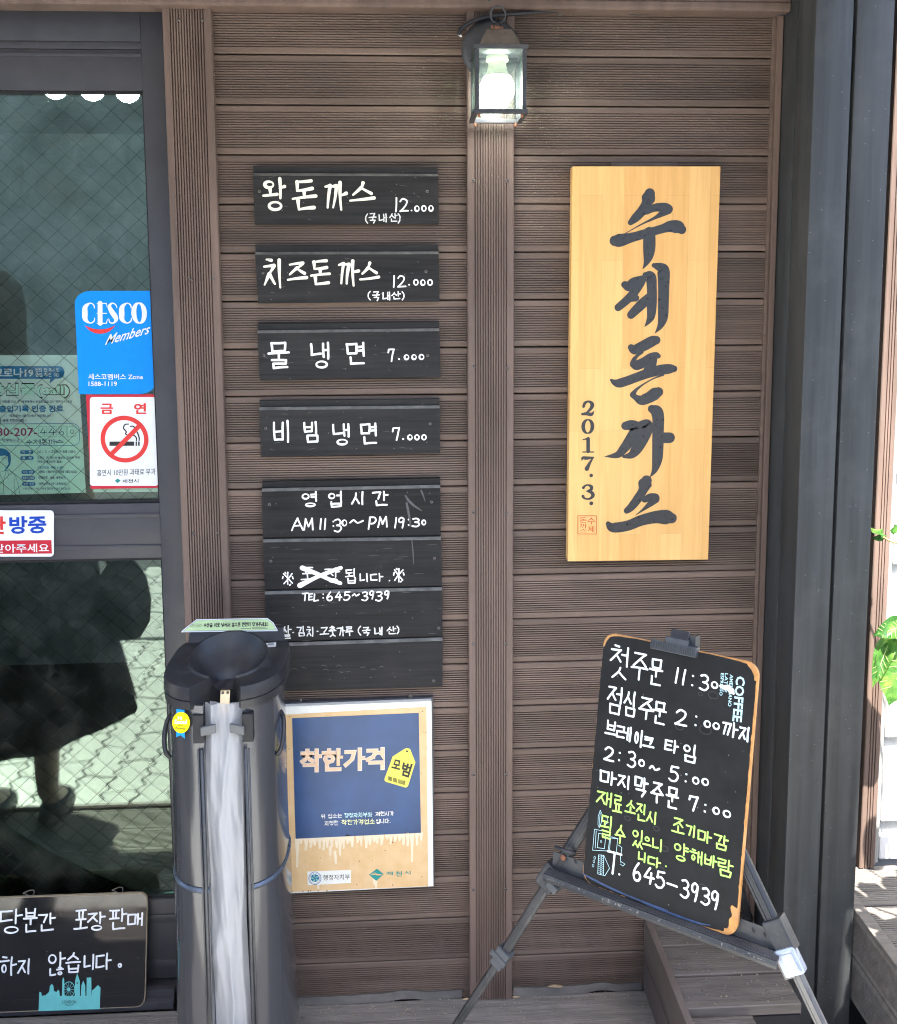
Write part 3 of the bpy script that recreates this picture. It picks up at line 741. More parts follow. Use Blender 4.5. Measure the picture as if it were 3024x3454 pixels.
def hand(ink, cf, items, sw, jit=0.02, slant=0.0, fat=0.0, split=True):
    """items: (char, centre x, centre y, width, height) in crop pixels; sw stroke width in crop pixels"""
    for (ch, cx, cy, w, h) in items:
        keep = ink.mb; ink.mb = MB()
        u0, v0 = ink.p.uv(*cf(cx, cy)); sc = (abs(ink.p.uv(*cf(cx + 50, cy))[0] - ink.p.uv(*cf(cx - 50, cy))[0]) + abs(ink.p.uv(*cf(cx, cy + 50))[1] - ink.p.uv(*cf(cx, cy - 50))[1]))/200.0
        def to(p): return (u0 + (p[0] - .5 + slant*(.5 - p[1]))*w*sc + random.uniform(-jit, jit)*w*sc*0.5, v0 - (p[1] - .5)*h*sc + random.uniform(-jit, jit)*h*sc*0.5)
        W = sw*sc
        for kind, pts in glyph_paths(ch):
            if kind == 'ring':
                (x, y), (rx, ry) = pts; n = 22; ph = random.uniform(0, 6)
                rx = max(rx*w*sc - W*0.45, W*0.25); ry = max(ry*h*sc - W*0.45, W*0.25)
                c = to((x, y)); ink.strip([(c[0] + rx*math.cos(2*PI*k/n), c[1] + ry*math.sin(2*PI*k/n), W*(0.9 + 0.16*math.sin(2*PI*k/n*1 + ph) + fat*0.5*math.cos(2*PI*k/n - 3.9))) for k in range(n)], True)
            elif kind == 'curve':
                q = [to(p) for p in pts]; m = len(q)
                ink.strip(smooth_line([(a, c, W*random.uniform(0.92, 1.1)) for (a, c) in q], 5))
            else:
                q = [to(p) for p in pts]
                for a, c in zip(q[:-1], q[1:]):
                    L = math.hypot(c[0] - a[0], c[1] - a[1]); n = 5
                    w0, w1 = 1 + fat*random.uniform(-.1, .2), 1 - fat*random.uniform(-.1, .2)
                    if fat > 0.5:      # brush: flat strokes swell and rise to the right, upright ones start heavy and thin out
                        if abs(c[0] - a[0]) > abs(c[1] - a[1]):
                            if c[0] < a[0]: a, c = c, a
                            w0, w1 = random.uniform(.62, .8), random.uniform(1.05, 1.3); c = (c[0], c[1] + L*0.07)
                        else:
                            if c[1] > a[1]: a, c = c, a
                            w0, w1 = random.uniform(1.15, 1.4), random.uniform(.6, .8)
                    bow = random.uniform(-.03, .03)*L; dx, dy = (c[0] - a[0])/(L or 1), (c[1] - a[1])/(L or 1)
                    ink.strip([(a[0] + (c[0] - a[0])*k/n - dy*bow*math.sin(PI*k/n), a[1] + (c[1] - a[1])*k/n + dx*bow*math.sin(PI*k/n), W*(w0 + (w1 - w0)*k/n)*random.uniform(.95, 1.06)) for k in range(n + 1)])
        if split: ink.glyphs.append(ink.mb); ink.mb = keep
        else: keep.add(ink.mb.v, ink.mb.f); ink.mb = keep
# ---- printed lettering: the built-in font's outlines fitted into a quad
_fc = bpy.data.curves.new('print_outline', 'FONT'); _fc.resolution_u = 2
_fo = bpy.data.objects.new('print_outline', _fc); COL.objects.link(_fo)
OUT = {}
def outlines(bold, texts):
    """outlines of many strings at once: one text block, the lines told apart by their height"""
    LH = 4.0
    _fc.body = '\n'.join(texts); _fc.offset = bold; _fc.size = 1.0; _fc.space_line = LH
    me = _fo.to_mesh()
    vs = [(v.co.x, v.co.y) for v in me.vertices]; fs = [tuple(p.vertices) for p in me.polygons]
    _fo.to_mesh_clear()
    res = [([], [], {}) for _ in texts]
    for f in fs:
        i = int(round(-(vs[f[0]][1] - 0.35)/LH)); i = min(max(i, 0), len(texts) - 1)
        V_l, F_l, mp_ = res[i]; g = []
        for k in f:
            if k not in mp_: mp_[k] = len(V_l); V_l.append((vs[k][0], vs[k][1] + i*LH))
            g.append(mp_[k])
        F_l.append(tuple(g))
    for t, r in zip(texts, res): OUT[(t, bold)] = (r[0], r[1])
def flush():
    for bold in sorted({w[1] for w in WANTED}):
        outlines(bold, sorted({w[0] for w in WANTED if w[1] == bold}))
    for fn in PENDING: fn()
PENDING = []; WANTED = []
def print_text(ink, cf, txt, quad, bold=0.0, slant=0.0):
    bold = min((0.0, 0.012, 0.03, 0.05), key=lambda q: abs(q - bold))
    l = ink._l(); WANTED.append((txt, bold)); PENDING.append(lambda: _print_text(ink, cf, txt, quad, bold, slant, l))
def _print_text(ink, cf, txt, quad, bold, slant, l):
    """quad: TL, TR, BR, BL in crop pixels"""
    vs, fs = OUT[(txt, bold)]
    if not vs: return
    x0 = min(v[0] for v in vs); x1 = max(v[0] for v in vs); y0 = min(v[1] for v in vs); y1 = max(v[1] for v in vs)
    Q = [ink.p.uv(*cf(*q)) for q in quad]; b = len(ink.mb.v)
    for (x, y) in vs:
        s = (x - x0)/(x1 - x0 or 1); t = (y1 - y)/(y1 - y0 or 1); s += slant*(0.5 - t)
        u = (1 - t)*((1 - s)*Q[0][0] + s*Q[1][0]) + t*((1 - s)*Q[3][0] + s*Q[2][0]); v = (1 - t)*((1 - s)*Q[0][1] + s*Q[1][1]) + t*((1 - s)*Q[3][1] + s*Q[2][1])
        ink.mb.v.append(ink.p.at(u, v, l))
    for f in fs: ink.mb.f.append(tuple(b + i for i in f))
G_.update({'O': 'o', 'K': [[(.1, 0), (.1, 1)], [(.9, 0), (.15, .55), (.95, 1)]], '!': [[(.5, 0), (.5, .65)], [(.5, .95), (.5, 1)]], '[': [[(.8, 0), (.3, 0), (.3, 1), (.8, 1)]], ']': [[(.2, 0), (.7, 0), (.7, 1), (.2, 1)]], ',': [[(.5, .85), (.4, 1.1)]], '“': [[(.3, 0), (.3, .2)], [(.7, 0), (.7, .2)]], '”': [[(.3, 0), (.3, .2)], [(.7, 0), (.7, .2)]], '※': [[(.1, .1), (.9, .9)], [(.9, .1), (.1, .9)]]})
def fine_print(ink, cf, txt, quad, w=0.085):
    """very small lettering, letter boxes spread along the quad (TL, TR, BR, BL)"""
    adv = [1.0 if ord(c) > 0x3000 else 0.42 if c in ' .,!:()[]“”' else 0.62 for c in txt]; tot = sum(adv); x = 0.0
    TL, TR, BR, BL = quad; H = math.hypot(BL[0] - TL[0], BL[1] - TL[1]); Wd = math.hypot(TR[0] - TL[0], TR[1] - TL[1])
    it = []
    for c, a in zip(txt, adv):
        t = (x + a/2)/tot; x += a
        if c == ' ': continue
        cx = (TL[0] + BL[0])/2 + ((TR[0] + BR[0])/2 - (TL[0] + BL[0])/2)*t; cy = (TL[1] + BL[1])/2 + ((TR[1] + BR[1])/2 - (TL[1] + BL[1])/2)*t
        hh = H*(0.94 if ord(c) > 0x3000 or c.isalnum() else 0.8)
        it.append((c, cx, cy + (0.36*H if c == '.' else 0), a/tot*Wd*0.86, hh if c not in '.' else H*.1))
    hand(ink, cf, it, H*w*1.25, 0.01, 0, 0, False)
def rect(x0, y0, x1, y1): return [(x0, y0), (x1, y0), (x1, y1), (x0, y1)]
def rrect(x0, y0, x1, y1, r, n=5):
    out = []
    for (cx, cy, a) in ((x0 + r, y0 + r, PI), (x1 - r, y0 + r, 1.5*PI), (x1 - r, y1 - r, 0), (x0 + r, y1 - r, .5*PI)):
        out += [(cx + r*math.cos(a + k*PI/2/n), cy + r*math.sin(a + k*PI/2/n)) for k in range(n + 1)]
    return out
def sheet(name, plane, cf, pts, m, parent, thick, lift=0.0):
    """a thin solid sheet or slab whose front outline is given in crop pixels"""
    q = [plane.uv(*cf(x, y)) for (x, y) in pts]
    b = MB(); b.prism([plane.at(u, v, lift) for u, v in q], [plane.at(u, v, lift + thick) for u, v in q])
    return fix_normals(b.build(name, m, parent))

# ================================================================== SIGNS ON THE WALL
def plank(name, plane, quad, m, parent, depth=0.018, tongue=0.0145):
    """painted siding plank: bevelled shoulder and thin tongue along the top edge; quad TL, TR, BR, BL in photo pixels on the front face"""
    TL, TR, BR, BL = [Vector(plane.px(*q)) for q in quad]
    def prof(top, bot):
        d = (top - bot); L = d.length; d = d/L; o = Vector((0, 1, 0))
        P = lambda h, dep: bot + d*h + o*(depth - dep)
        return [P(0, 0.001), P(0, depth - 0.0015), P(0.0015, depth), P(L - tongue - 0.0055, depth), P(L - tongue, depth - 0.006), P(L - tongue + 0.0005, depth - 0.0085), P(L - 0.001, depth - 0.0085), P(L, depth - 0.0095), P(L, 0.001)]
    A_, B_ = prof(TL, BL), prof(TR, BR)
    b = MB(); b.prism(A_, B_); o = fix_normals(b.build(name, m, parent))
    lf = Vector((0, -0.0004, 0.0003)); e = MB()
    q = [A_[3] + lf, B_[3] + lf, B_[4] + lf, A_[4] + lf]; e.prism(q, [p + Vector((0, 0.0006, -0.0004)) for p in q]); fix_normals(e.build('bevel', M['worn_lit_bevel'], o))  # thin pale strip: painted highlight over the worn top bevel
    return o
PL = wall_plane(-0.0185)
F5 = crop(820, 520, 2.56); F6 = crop(820, 1060, 2.56); F7 = crop(820, 1580, 2.56)
menus = [
 ('왕', 'topmost black menu plank with the shortest cream brushed name and 12.000', [(851, 559), (1476, 562), (1480, 756), (859, 758)], F5,
  [('왕', 265, 358, 205, 300), ('돈', 528, 362, 215, 265), ('까', 800, 365, 200, 250), ('스', 1028, 352, 225, 210)], 26, 'cream_paint',
  [('1', 1320, 440, 30, 115), ('2', 1388, 442, 72, 108), ('.', 1452, 488, 20, 20), ('0', 1500, 470, 52, 62), ('0', 1560, 470, 52, 62), ('0', 1620, 470, 52, 62)],
  [('(', 1065, 557, 22, 80), ('국', 1117, 556, 60, 82), ('내', 1203, 552, 66, 66), ('산', 1297, 550, 66, 72), (')', 1346, 556, 20, 80)], [(139, 323), (1588, 323)]),
 ('치', 'second black menu plank with five cream brushed letters and 12.000', [(858, 826), (1478, 825), (1482, 1018), (870, 1024)], F5,
  [('치', 265, 1032, 185, 250), ('즈', 465, 1040, 180, 195), ('돈', 665, 1030, 175, 220), ('까', 912, 1030, 180, 220), ('스', 1088, 1035, 172, 195)], 24, 'cream_paint',
  [('1', 1300, 1100, 28, 100), ('2', 1366, 1100, 68, 95), ('.', 1432, 1128, 18, 18), ('0', 1490, 1108, 52, 62), ('0', 1550, 1108, 52, 62), ('0', 1612, 1110, 54, 64)],
  [('(', 1087, 1222, 22, 72), ('국', 1147, 1226, 58, 76), ('내', 1236, 1226, 62, 70), ('산', 1320, 1222, 74, 62), (')', 1380, 1224, 20, 70)], [(170, 1027), (1577, 1015)]),
 ('물', 'third black menu plank with three thin white letters and 7.000', [(866, 1092), (1480, 1085), (1486, 1273), (876, 1285)], F6,
  [('물', 305, 357, 175, 235), ('냉', 665, 362, 160, 240), ('면', 972, 342, 160, 200)], 20, 'white_paint',
  [('7', 1277, 352, 62, 105), ('.', 1345, 388, 16, 16), ('0', 1410, 370, 52, 56), ('0', 1475, 370, 52, 56), ('0', 1540, 370, 54, 58)], [], [(178, 355), (1592, 357)]),
 ('비', 'fourth black menu plank with four thin white letters and 7.000', [(873, 1352), (1482, 1346), (1484, 1529), (880, 1543)], F6,
  [('비', 340, 1012, 150, 200), ('빔', 590, 1017, 125, 190), ('냉', 848, 1042, 145, 200), ('면', 1085, 1032, 145, 195)], 18, 'white_paint',
  [('7', 1318, 1032, 68, 110), ('.', 1380, 1078, 16, 16), ('0', 1440, 1062, 52, 58), ('0', 1500, 1062, 52, 58), ('0', 1560, 1062, 52, 58)], [], [(194, 985), (1612, 947)]),
]
for key, lab, quad, cf, big, sw, mt, price, small, scr in menus:
    c = PL.px(sum(q[0] for q in quad)/4, quad[2][1])
    t = thing('menu_plank', lab, 'sign', (c.x, -0.001, c.z), 'menu planks on the wall')
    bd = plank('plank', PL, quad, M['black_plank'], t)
    ink = Ink(PL); hand(ink, cf, [(c_, x_, y_, w_*(.92 if mt == 'cream_paint' else 1), h_*.94) for (c_, x_, y_, w_, h_) in big], sw, 0.03, 0.0, 0.6 if mt == 'cream_paint' else 0.15); ink.build('lettering', M[mt], t)
    ink = Ink(PL); hand(ink, cf, price, 14, 0.04, 0.0, 0.4); ink.build('price', M['white_paint'], t)
    if small: ink = Ink(PL); hand(ink, cf, small, 11, 0.05, split=False); ink.build('small_lettering', M['white_paint' if key == '치' else 'worn_paint'], t)
    ink = Ink(PL, 0.0002); rr = random.Random(ord(key))
    for k in range(16):
        x = 150 + rr.random()*1450; yb = 150 if quad[0][1] in (559, 1092) else 800; y = yb + 40 + rr.random()*380; a = rr.uniform(-.5, .5); L = rr.uniform(15, 80)
        if cf is F6: y = (110 if key == '물' else 800) + rr.random()*380
        ink.brush(cf, [(x, y, 2.0), (x + L*.5*math.cos(a), y + L*.5*math.sin(a), 4.5), (x + L*math.cos(a), y + L*math.sin(a) + 6, 1.0)], 3)
    ink.build('scuff', M['faint_paint'], t)
    for (sx, sy) in scr:
        p = PL.px(*cf(sx, sy)); screw(t, p.x, -0.0188, p.z, 0.85)
# opening hours board: four planks butted together
hb_ = thing('opening_hours_board', 'tall black board of four butted planks with white opening hours and a crossed-out word', 'sign', (0.0, -0.001, 0.78))
PLh = wall_plane(-0.0185)
for (a, bq) in (([(882, 1627), (1484, 1615)], [(1486, 1805), (886, 1814)]), ([(886, 1815), (1486, 1806)], [(1490, 1976), (893, 1990)]),
                ([(893, 1991), (1490, 1977)], [(1492, 2146), (896, 2166)]), ([(897, 2167), (1492, 2147)], [(1492, 2318), (899, 2332)])):
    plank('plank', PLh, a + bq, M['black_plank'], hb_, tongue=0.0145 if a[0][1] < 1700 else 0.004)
ink = Ink(PLh)
hand(ink, F7, [('영', 570, 268, 135, 132), ('업', 795, 265, 122, 132), ('시', 995, 258, 110, 112), ('간', 1185, 262, 130, 125)], 16, 0.05, 0, .5)
hand(ink, F7, [('A', 468, 483, 98, 108), ('M', 563, 481, 82, 96), ('1', 668, 480, 40, 92), ('1', 706, 478, 40, 92), (':', 778, 478, 16, 50), ('3', 815, 492, 62, 108), ('0', 875, 470, 54, 66), ('~', 978, 460, 105, 40),
               ('P', 1112, 472, 70, 105), ('M', 1203, 462, 80, 88), ('1', 1315, 468, 46, 88), ('9', 1365, 467, 56, 88), (':', 1427, 464, 16, 60), ('3', 1490, 466, 62, 72), ('0', 1558, 466, 46, 56)], 14, 0.05, 0.05, .4)
hand(ink, F7, [('*', 385, 950, 88, 105), ('포', 555, 912, 110, 118), ('장', 770, 925, 120, 128), ('됩', 930, 930, 88, 122), ('니', 1045, 942, 74, 72), ('다', 1150, 940, 105, 68), ('.', 1262, 968, 12, 12), ('*', 1343, 920, 85, 115)], 12, 0.05, 0, .3)
ink.brush(F7, [(510, 858, 44), (640, 910, 36), (740, 955, 34), (838, 990, 34)]); ink.brush(F7, [(490, 1010, 48), (620, 945, 34), (740, 895, 36), (842, 858, 34)])
hand(ink, F7, [('T', 533, 1110, 46, 66), ('E', 582, 1108, 36, 56), ('L', 630, 1115, 42, 60), (':', 690, 1100, 12, 42), ('6', 748, 1102, 50, 74), ('4', 823, 1102, 54, 74), ('5', 895, 1100, 52, 76), ('~', 972, 1092, 54, 26), ('3', 1050, 1102, 52, 76), ('9', 1108, 1092, 42, 68), ('3', 1172, 1102, 54, 78), ('9', 1238, 1090, 44, 70)], 13, 0.05, 0.1, .4)
ink.build('lettering', M['white_paint'], hb_)
ink = Ink(PLh)
hand(ink, F7, [('쌀', 370, 1415, 85, 112), ('·', 432, 1415, 16, 16), ('김', 500, 1405, 64, 82), ('치', 580, 1410, 60, 80), ('·', 642, 1405, 16, 16), ('고', 700, 1405, 70, 66), ('춧', 770, 1408, 56, 84), ('가', 845, 1405, 64, 76), ('루', 915, 1405, 60, 76), ('(', 1003, 1400, 24, 74), ('국', 1062, 1405, 60, 72), ('내', 1168, 1405, 66, 66), ('산', 1280, 1398, 70, 62), (')', 1335, 1395, 18, 66)], 11, 0.06, 0, .4)
ink.build('flaking_lettering', M['worn_paint'], hb_)
ink = Ink(PLh, 0.0002); rr = random.Random(5)
for (x, y) in [(420, 1730), (500, 1720), (670, 1700), (800, 1710), (820, 1755), (880, 1755), (1010, 1720), (1100, 1735), (1170, 1722), (690, 1740)]: ink.brush(F7, [(x, y, 3), (x + 25, y - 6 + rr.uniform(-8, 8), 6), (x + 50, y + rr.uniform(-10, 10), 2)], 3)
ink.brush(F7, [(1400, 235, 14), (1430, 280, 22), (1480, 325, 18), (1540, 365, 6)]); ink.brush(F7, [(1535, 190, 14), (1550, 225, 16), (1570, 285, 4)]); ink.brush(F7, [(1410, 300, 18), (1430, 400, 20), (1445, 500, 5)]); ink.brush(F7, [(1455, 620, 8), (1465, 720, 10), (1470, 825, 5)])
for k in range(26): 
    x = 220 + rr.random()*1400; y = 640 + rr.random()*900; ink.brush(F7, [(x, y, 1.5), (x + 40, y - 2, 4), (x + 90, y - 4, 1)], 2)
ink.build('scuff', M['faint_paint'], hb_)
for (sx, sy) in ((1625, 290), (237, 801), (1650, 776), (1687, 1378), (1643, 1833), (226, 312)):
    p = PLh.px(*F7(sx, sy)); screw(hb_, p.x, -0.0188, p.z, 0.9)

# ---------------------------------------------------------------- big wooden name sign
m, nt, bs = new_mat('pine_panel')
v = tex_coord(nt, (1, 1, 1), False)
sep = nt.nodes.new('ShaderNodeSeparateXYZ'); nt.links.new(v, sep.inputs[0]); cb = nt.nodes.new('ShaderNodeCombineXYZ'); nt.links.new(sep.outputs['Z'], cb.inputs['X']); nt.links.new(sep.outputs['X'], cb.inputs['Y'])
br = nt.nodes.new('ShaderNodeTexBrick'); nt.links.new(cb.outputs[0], br.inputs['Vector']); br.inputs['Scale'].default_value = 1.0; br.inputs['Brick Width'].default_value = 0.36; br.inputs['Row Height'].default_value = 0.0455; br.inputs['Mortar Size'].default_value = 0.00025; br.offset = 0.37; br.inputs['Bias'].default_value = 0.0
br.inputs['Color1'].default_value = (0.72, 0.405, 0.135, 1); br.inputs['Color2'].default_value = (0.82, 0.505, 0.190, 1); br.inputs['Mortar'].default_value = (0.58, 0.33, 0.12, 1)
mp = nt.nodes.new('ShaderNodeMapping'); mp.inputs['Scale'].default_value = (90, 90, 5); nt.links.new(v, mp.inputs['Vector'])
n2 = noise_tex(nt, mp.outputs[0], 1.0, 5, 0.6, 0.6)
mp2 = nt.nodes.new('ShaderNodeMapping'); mp2.inputs['Scale'].default_value = (240, 240, 8); nt.links.new(v, mp2.inputs['Vector'])
n3 = noise_tex(nt, mp2.outputs[0], 1.0, 3, 0.6)
c = mixc(nt, 0.55, br.outputs['Color'], ramp(nt, n2, [(0.3, (0.82, 0.74, 0.62)), (0.65, (1.08, 1.08, 1.1))]), 'MULTIPLY')
c = mixc(nt, ramp(nt, n3, [(0.68, 0.0), (0.78, 0.45)]), c, (0.45, 0.24, 0.08))
nt.links.new(c, bs.inputs['Base Color']); bs.inputs['Roughness'].default_value = 0.38; bs.inputs['Specular IOR Level'].default_value = 0.4; bump(nt, bs, n2, 0.12, 0.001)
PS = wall_plane(-0.030)
ns = thing('wooden_name_sign', 'tall varnished pine sign board with big black brush calligraphy', 'sign', (0.52, -0.002, 1.02))
q = [PS.uv(*p) for p in ((1930, 561), (2430, 561), (2388, 1888), (1914, 1894))]
b = MB(); fr_ = [PS.at(u, v) for u, v in q]; bk = [p + Vector((0, 0.026, 0)) for p in fr_]
bm = bmesh.new(); vs = [bm.verts.new(p) for p in fr_ + bk]
for f in ((0, 1, 2, 3), (7, 6, 5, 4), (0, 4, 5, 1), (1, 5, 6, 2), (2, 6, 7, 3), (3, 7, 4, 0)): bm.faces.new([vs[i] for i in f])
bmesh.ops.recalc_face_normals(bm, faces=bm.faces[:]); bmesh.ops.bevel(bm, geom=bm.edges[:], offset=0.0022, segments=2, affect='EDGES', profile=0.6)
b.bm(bm); b.build('board', m, ns)
b = MB(); pa = wall_plane(-0.004).px(2060, 556); pb = wall_plane(-0.004).px(2285, 556); b.box(pa.x, pb.x, -0.006, -0.0008, pa.z - 0.03, pa.z + 0.004); b.build('hanger', M['fascia'], ns)
A = crop(1850, 500, 2.757); B = crop(1850, 1200, 2.729); Cc = crop(2020, 1100, 5.973)
ink = Ink(PS, 0.0003)
for cf, st in (
 (A, [[(938, 425, 100), (925, 470, 128), (905, 520, 92), (862, 590, 88), (805, 650, 80), (760, 692, 52)], [(905, 590, 60), (985, 555, 72), (1075, 553, 86), (1112, 568, 84)], [(1110, 575, 80), (1060, 605, 60), (980, 652, 28), (850, 715, 13), (700, 800, 6)],
      [(612, 862, 96), (660, 858, 118), (770, 832, 88), (900, 795, 82), (1050, 752, 80), (1130, 728, 104), (1200, 735, 118), (1236, 758, 84)], [(934, 790, 112), (934, 920, 114), (925, 1005, 92), (905, 1068, 50), (874, 1122, 6)],
      [(705, 1270, 66), (745, 1282, 100), (805, 1255, 112), (865, 1225, 82)], [(860, 1240, 80), (810, 1320, 80), (740, 1400, 78), (645, 1482, 70)], [(750, 1400, 60), (810, 1395, 62)], [(930, 1395, 90), (850, 1465, 92), (765, 1550, 76)],
      [(895, 1178, 48), (945, 1195, 96), (957, 1300, 92), (957, 1450, 92), (950, 1560, 76), (922, 1618, 42), (890, 1660, 5)], [(975, 1090, 40), (1040, 1112, 90), (1066, 1150, 116), (1068, 1280, 104), (1065, 1450, 100), (1060, 1575, 92), (1035, 1655, 56), (986, 1722, 5)]]),
 (Cc, [[(640, 430, 130), (720, 475, 195), (900, 395, 215), (1060, 310, 215), (1150, 285, 170)], [(850, 520, 90), (770, 595, 60), (705, 670, 90), (680, 760, 130)], [(690, 770, 150), (760, 790, 195), (900, 730, 195), (1040, 640, 190), (1150, 600, 150), (1190, 605, 100)],
       [(1080, 640, 190), (1045, 780, 205), (985, 900, 195), (960, 940, 170)], [(240, 1085, 50), (300, 1130, 115), (400, 1150, 180), (560, 1105, 185), (760, 1030, 185), (1000, 945, 195), (1230, 885, 205), (1420, 862, 190), (1510, 862, 130)],
       [(1290, 985, 40), (1200, 1015, 34), (1050, 1080, 26), (880, 1180, 34), (750, 1280, 64), (680, 1370, 110)], [(670, 1385, 110), (740, 1440, 120), (850, 1490, 200), (1000, 1440, 225), (1120, 1365, 250), (1190, 1330, 200)]]),
 (B, [[(945, 488, 70), (985, 510, 112), (1006, 560, 110), (1005, 700, 106), (1003, 850, 104), (998, 950, 96), (980, 1035, 64), (955, 1085, 32), (928, 1116, 5)], [(1040, 755, 98), (1112, 755, 98)], [(705, 645, 78), (760, 640, 96), (805, 665, 100), (760, 760, 106), (690, 855, 86), (630, 912, 62), (515, 928, 5)],
      [(845, 635, 70), (905, 625, 80), (905, 680, 104), (855, 785, 104), (800, 870, 96), (755, 915, 66), (688, 928, 26)], [(898, 1150, 100), (885, 1180, 128), (865, 1240, 86), (815, 1320, 84), (760, 1390, 74), (718, 1425, 58)],
      [(880, 1325, 54), (930, 1305, 76), (975, 1310, 90)], [(978, 1318, 84), (930, 1365, 54), (860, 1422, 22), (800, 1466, 5)], [(545, 1545, 44), (590, 1580, 90), (720, 1565, 96), (850, 1515, 100), (980, 1485, 114), (1080, 1485, 134), (1130, 1495, 96)],
      [(320, 468, 26), (332, 436, 26), (362, 421, 18), (394, 436, 32), (398, 466, 36), (372, 503, 24), (328, 540, 12)], [(308, 538, 22), (350, 534, 32), (392, 540, 32), (414, 514, 9)], [(362, 764, 34), (362, 880, 34)], [(312, 886, 11), (414, 886, 11)], [(314, 772, 9), (352, 764, 16)],
      [(305, 962, 9), (312, 940, 26), (350, 942, 32), (412, 936, 14)], [(408, 938, 14), (376, 988, 26), (350, 1040, 42)], [(318, 1214, 28), (336, 1196, 18), (364, 1190, 16), (392, 1206, 32), (388, 1232, 28), (350, 1246, 12)], [(350, 1247, 12), (392, 1258, 30), (406, 1286, 34), (384, 1312, 22), (350, 1318, 16), (322, 1306, 22), (314, 1292, 28)]])):
    for s_ in st: ink.brush(cf, s_, 6)
n = 36; u0, v0 = PS.uv(*B(359, 651)); sc = abs(PS.uv(*B(459, 651))[0] - u0)/100
ink.strip([(u0 + 46*sc*math.sin(2*PI*k/n)*0.92, v0 + 62*sc*math.cos(2*PI*k/n), sc*(11 + 24*abs(math.sin(2*PI*k/n)))) for k in range(n)], True)
ink.dot(B, 390, 1102, 17); ink.dot(B, 391, 1358, 18)
ink.build('calligraphy', M['sign_black'], ns)
ink = Ink(PS, 0.0003); ink.line(B, [(268, 1473), (437, 1473), (437, 1640), (268, 1640), (268, 1473)], 6)
for ch, r4 in (('돈', (283, 1488, 350, 1537)), ('까', (285, 1545, 350, 1590)), ('스', (285, 1594, 350, 1624)), ('수', (356, 1490, 426, 1552)), ('제', (360, 1566, 418, 1624))): print_text(ink, B, ch, rect(*r4))
ink.build('seal', M['red_seal'], ns)
# ================================================================== PRICE SIGN
P8 = crop(930, 2300, 2.73)
PPr = wall_plane(-0.0255)
ps = thing('price_award_sign', 'metal sign with blue panel, stained tan border and yellow price tag', 'sign', (0.0, -0.001, 0.27))
m, nt, bs = new_mat('stained_tan')
v = tex_coord(nt, (1, 1, 1), False); n1 = noise_tex(nt, v, 26, 6, 0.6)
mp = nt.nodes.new('ShaderNodeMapping'); mp.inputs['Scale'].default_value = (120, 120, 9); nt.links.new(v, mp.inputs['Vector']); n2 = noise_tex(nt, mp.outputs[0], 1, 4)
c = ramp(nt, n1, [(0.3, (0.66, 0.42, 0.19)), (0.7, (0.74, 0.52, 0.28))]); c = mixc(nt, ramp(nt, n2, [(0.55, 0.0), (0.8, 0.35)]), c, (0.78, 0.62, 0.42))
nt.links.new(c, bs.inputs['Base Color']); bs.inputs['Roughness'].default_value = 0.45; M['tan'] = m
M['sign_white'] = flat('sign_white', (0.80, 0.80, 0.74), 0.4, 0.04)
m, nt, bs = new_mat('faded_blue')
v = tex_coord(nt, (1, 1, 1), False); n1 = noise_tex(nt, v, 9, 5)
nt.links.new(ramp(nt, n1, [(0.3, (0.012, 0.046, 0.130)), (0.7, (0.022, 0.078, 0.225))]), bs.inputs['Base Color']); bs.inputs['Roughness'].default_value = 0.35; M['blue'] = m
M['drip'] = flat('bleached_drip', (0.79, 0.67, 0.48), 0.45, 0.05)
M['peach'] = flat('peach_print', (0.80, 0.55, 0.36), 0.5); M['peach_edge'] = flat('peach_edge', (0.84, 0.74, 0.62), 0.5)
M['tag_yellow'] = flat('tag_yellow', (0.80, 0.72, 0.12), 0.45); M['ink_dark'] = flat('dark_print', (0.03, 0.03, 0.032), 0.5)
M['teal'] = flat('teal_print', (0.02, 0.27, 0.25), 0.5); M['pale_cyan'] = flat('pale_cyan_print', (0.55, 0.80, 0.80), 0.5); M['pale_yellow'] = flat('pale_yellow_print', (0.78, 0.84, 0.42), 0.5)
outer = [(84, 228), (1432, 176), (1450, 1880), (90, 1947)]
sheet('sign_box', PPr, P8, outer, M['sign_white'], ps, 0.024, -0.024)
b = MB(); pa = wall_plane(-0.012).px(*P8(90, 190)); pb = wall_plane(-0.012).px(*P8(1447, 138)); pc = wall_plane(-0.012).px(*P8(1462, 1880)); pd = wall_plane(-0.012).px(*P8(88, 1950))
b.prism([(p.x, -0.012, p.z) for p in (pa, pb, pc, pd)], [(p.x, -0.001, p.z) for p in (pa, pb, pc, pd)]); fix_normals(b.build('back_frame', M['frame'], ps))
sheet('tan_panel', PPr, P8, [(92, 300), (1386, 228), (1402, 1878), (120, 1932)], M['tan'], ps, 0.0004, 0.0002)
sheet('blue_panel', PPr, P8, [(150, 332), (1315, 283), (1335, 1385), (183, 1440)], M['blue'], ps, 0.0004, 0.0010)
ink = Ink(PPr, 0.0010); rr = random.Random(3)
for k in range(30):
    x = 200 + k*39 + rr.uniform(-8, 8); y0 = 1448 - (x - 183)*0.0475
    L = rr.uniform(30, 110) if k not in (0, 27) else 250
    ink.brush(P8, [(x, y0, rr.uniform(36, 56)), (x + 2, y0 + L*0.5, rr.uniform(20, 34)), (x + rr.uniform(-4, 4), y0 + L, rr.uniform(14, 24))], 4)
for (x, y) in ((500, 1560), (545, 1600), (550, 1640), (590, 1560), (905, 1830), (920, 1860), (390, 1870)): ink.brush(P8, [(x, y - 40, 26), (x, y, 24), (x + 3, y + 30, 14)], 3)
ink.build('drip_stain', M['drip'], ps)
ink = Ink(PPr, 0.0015)
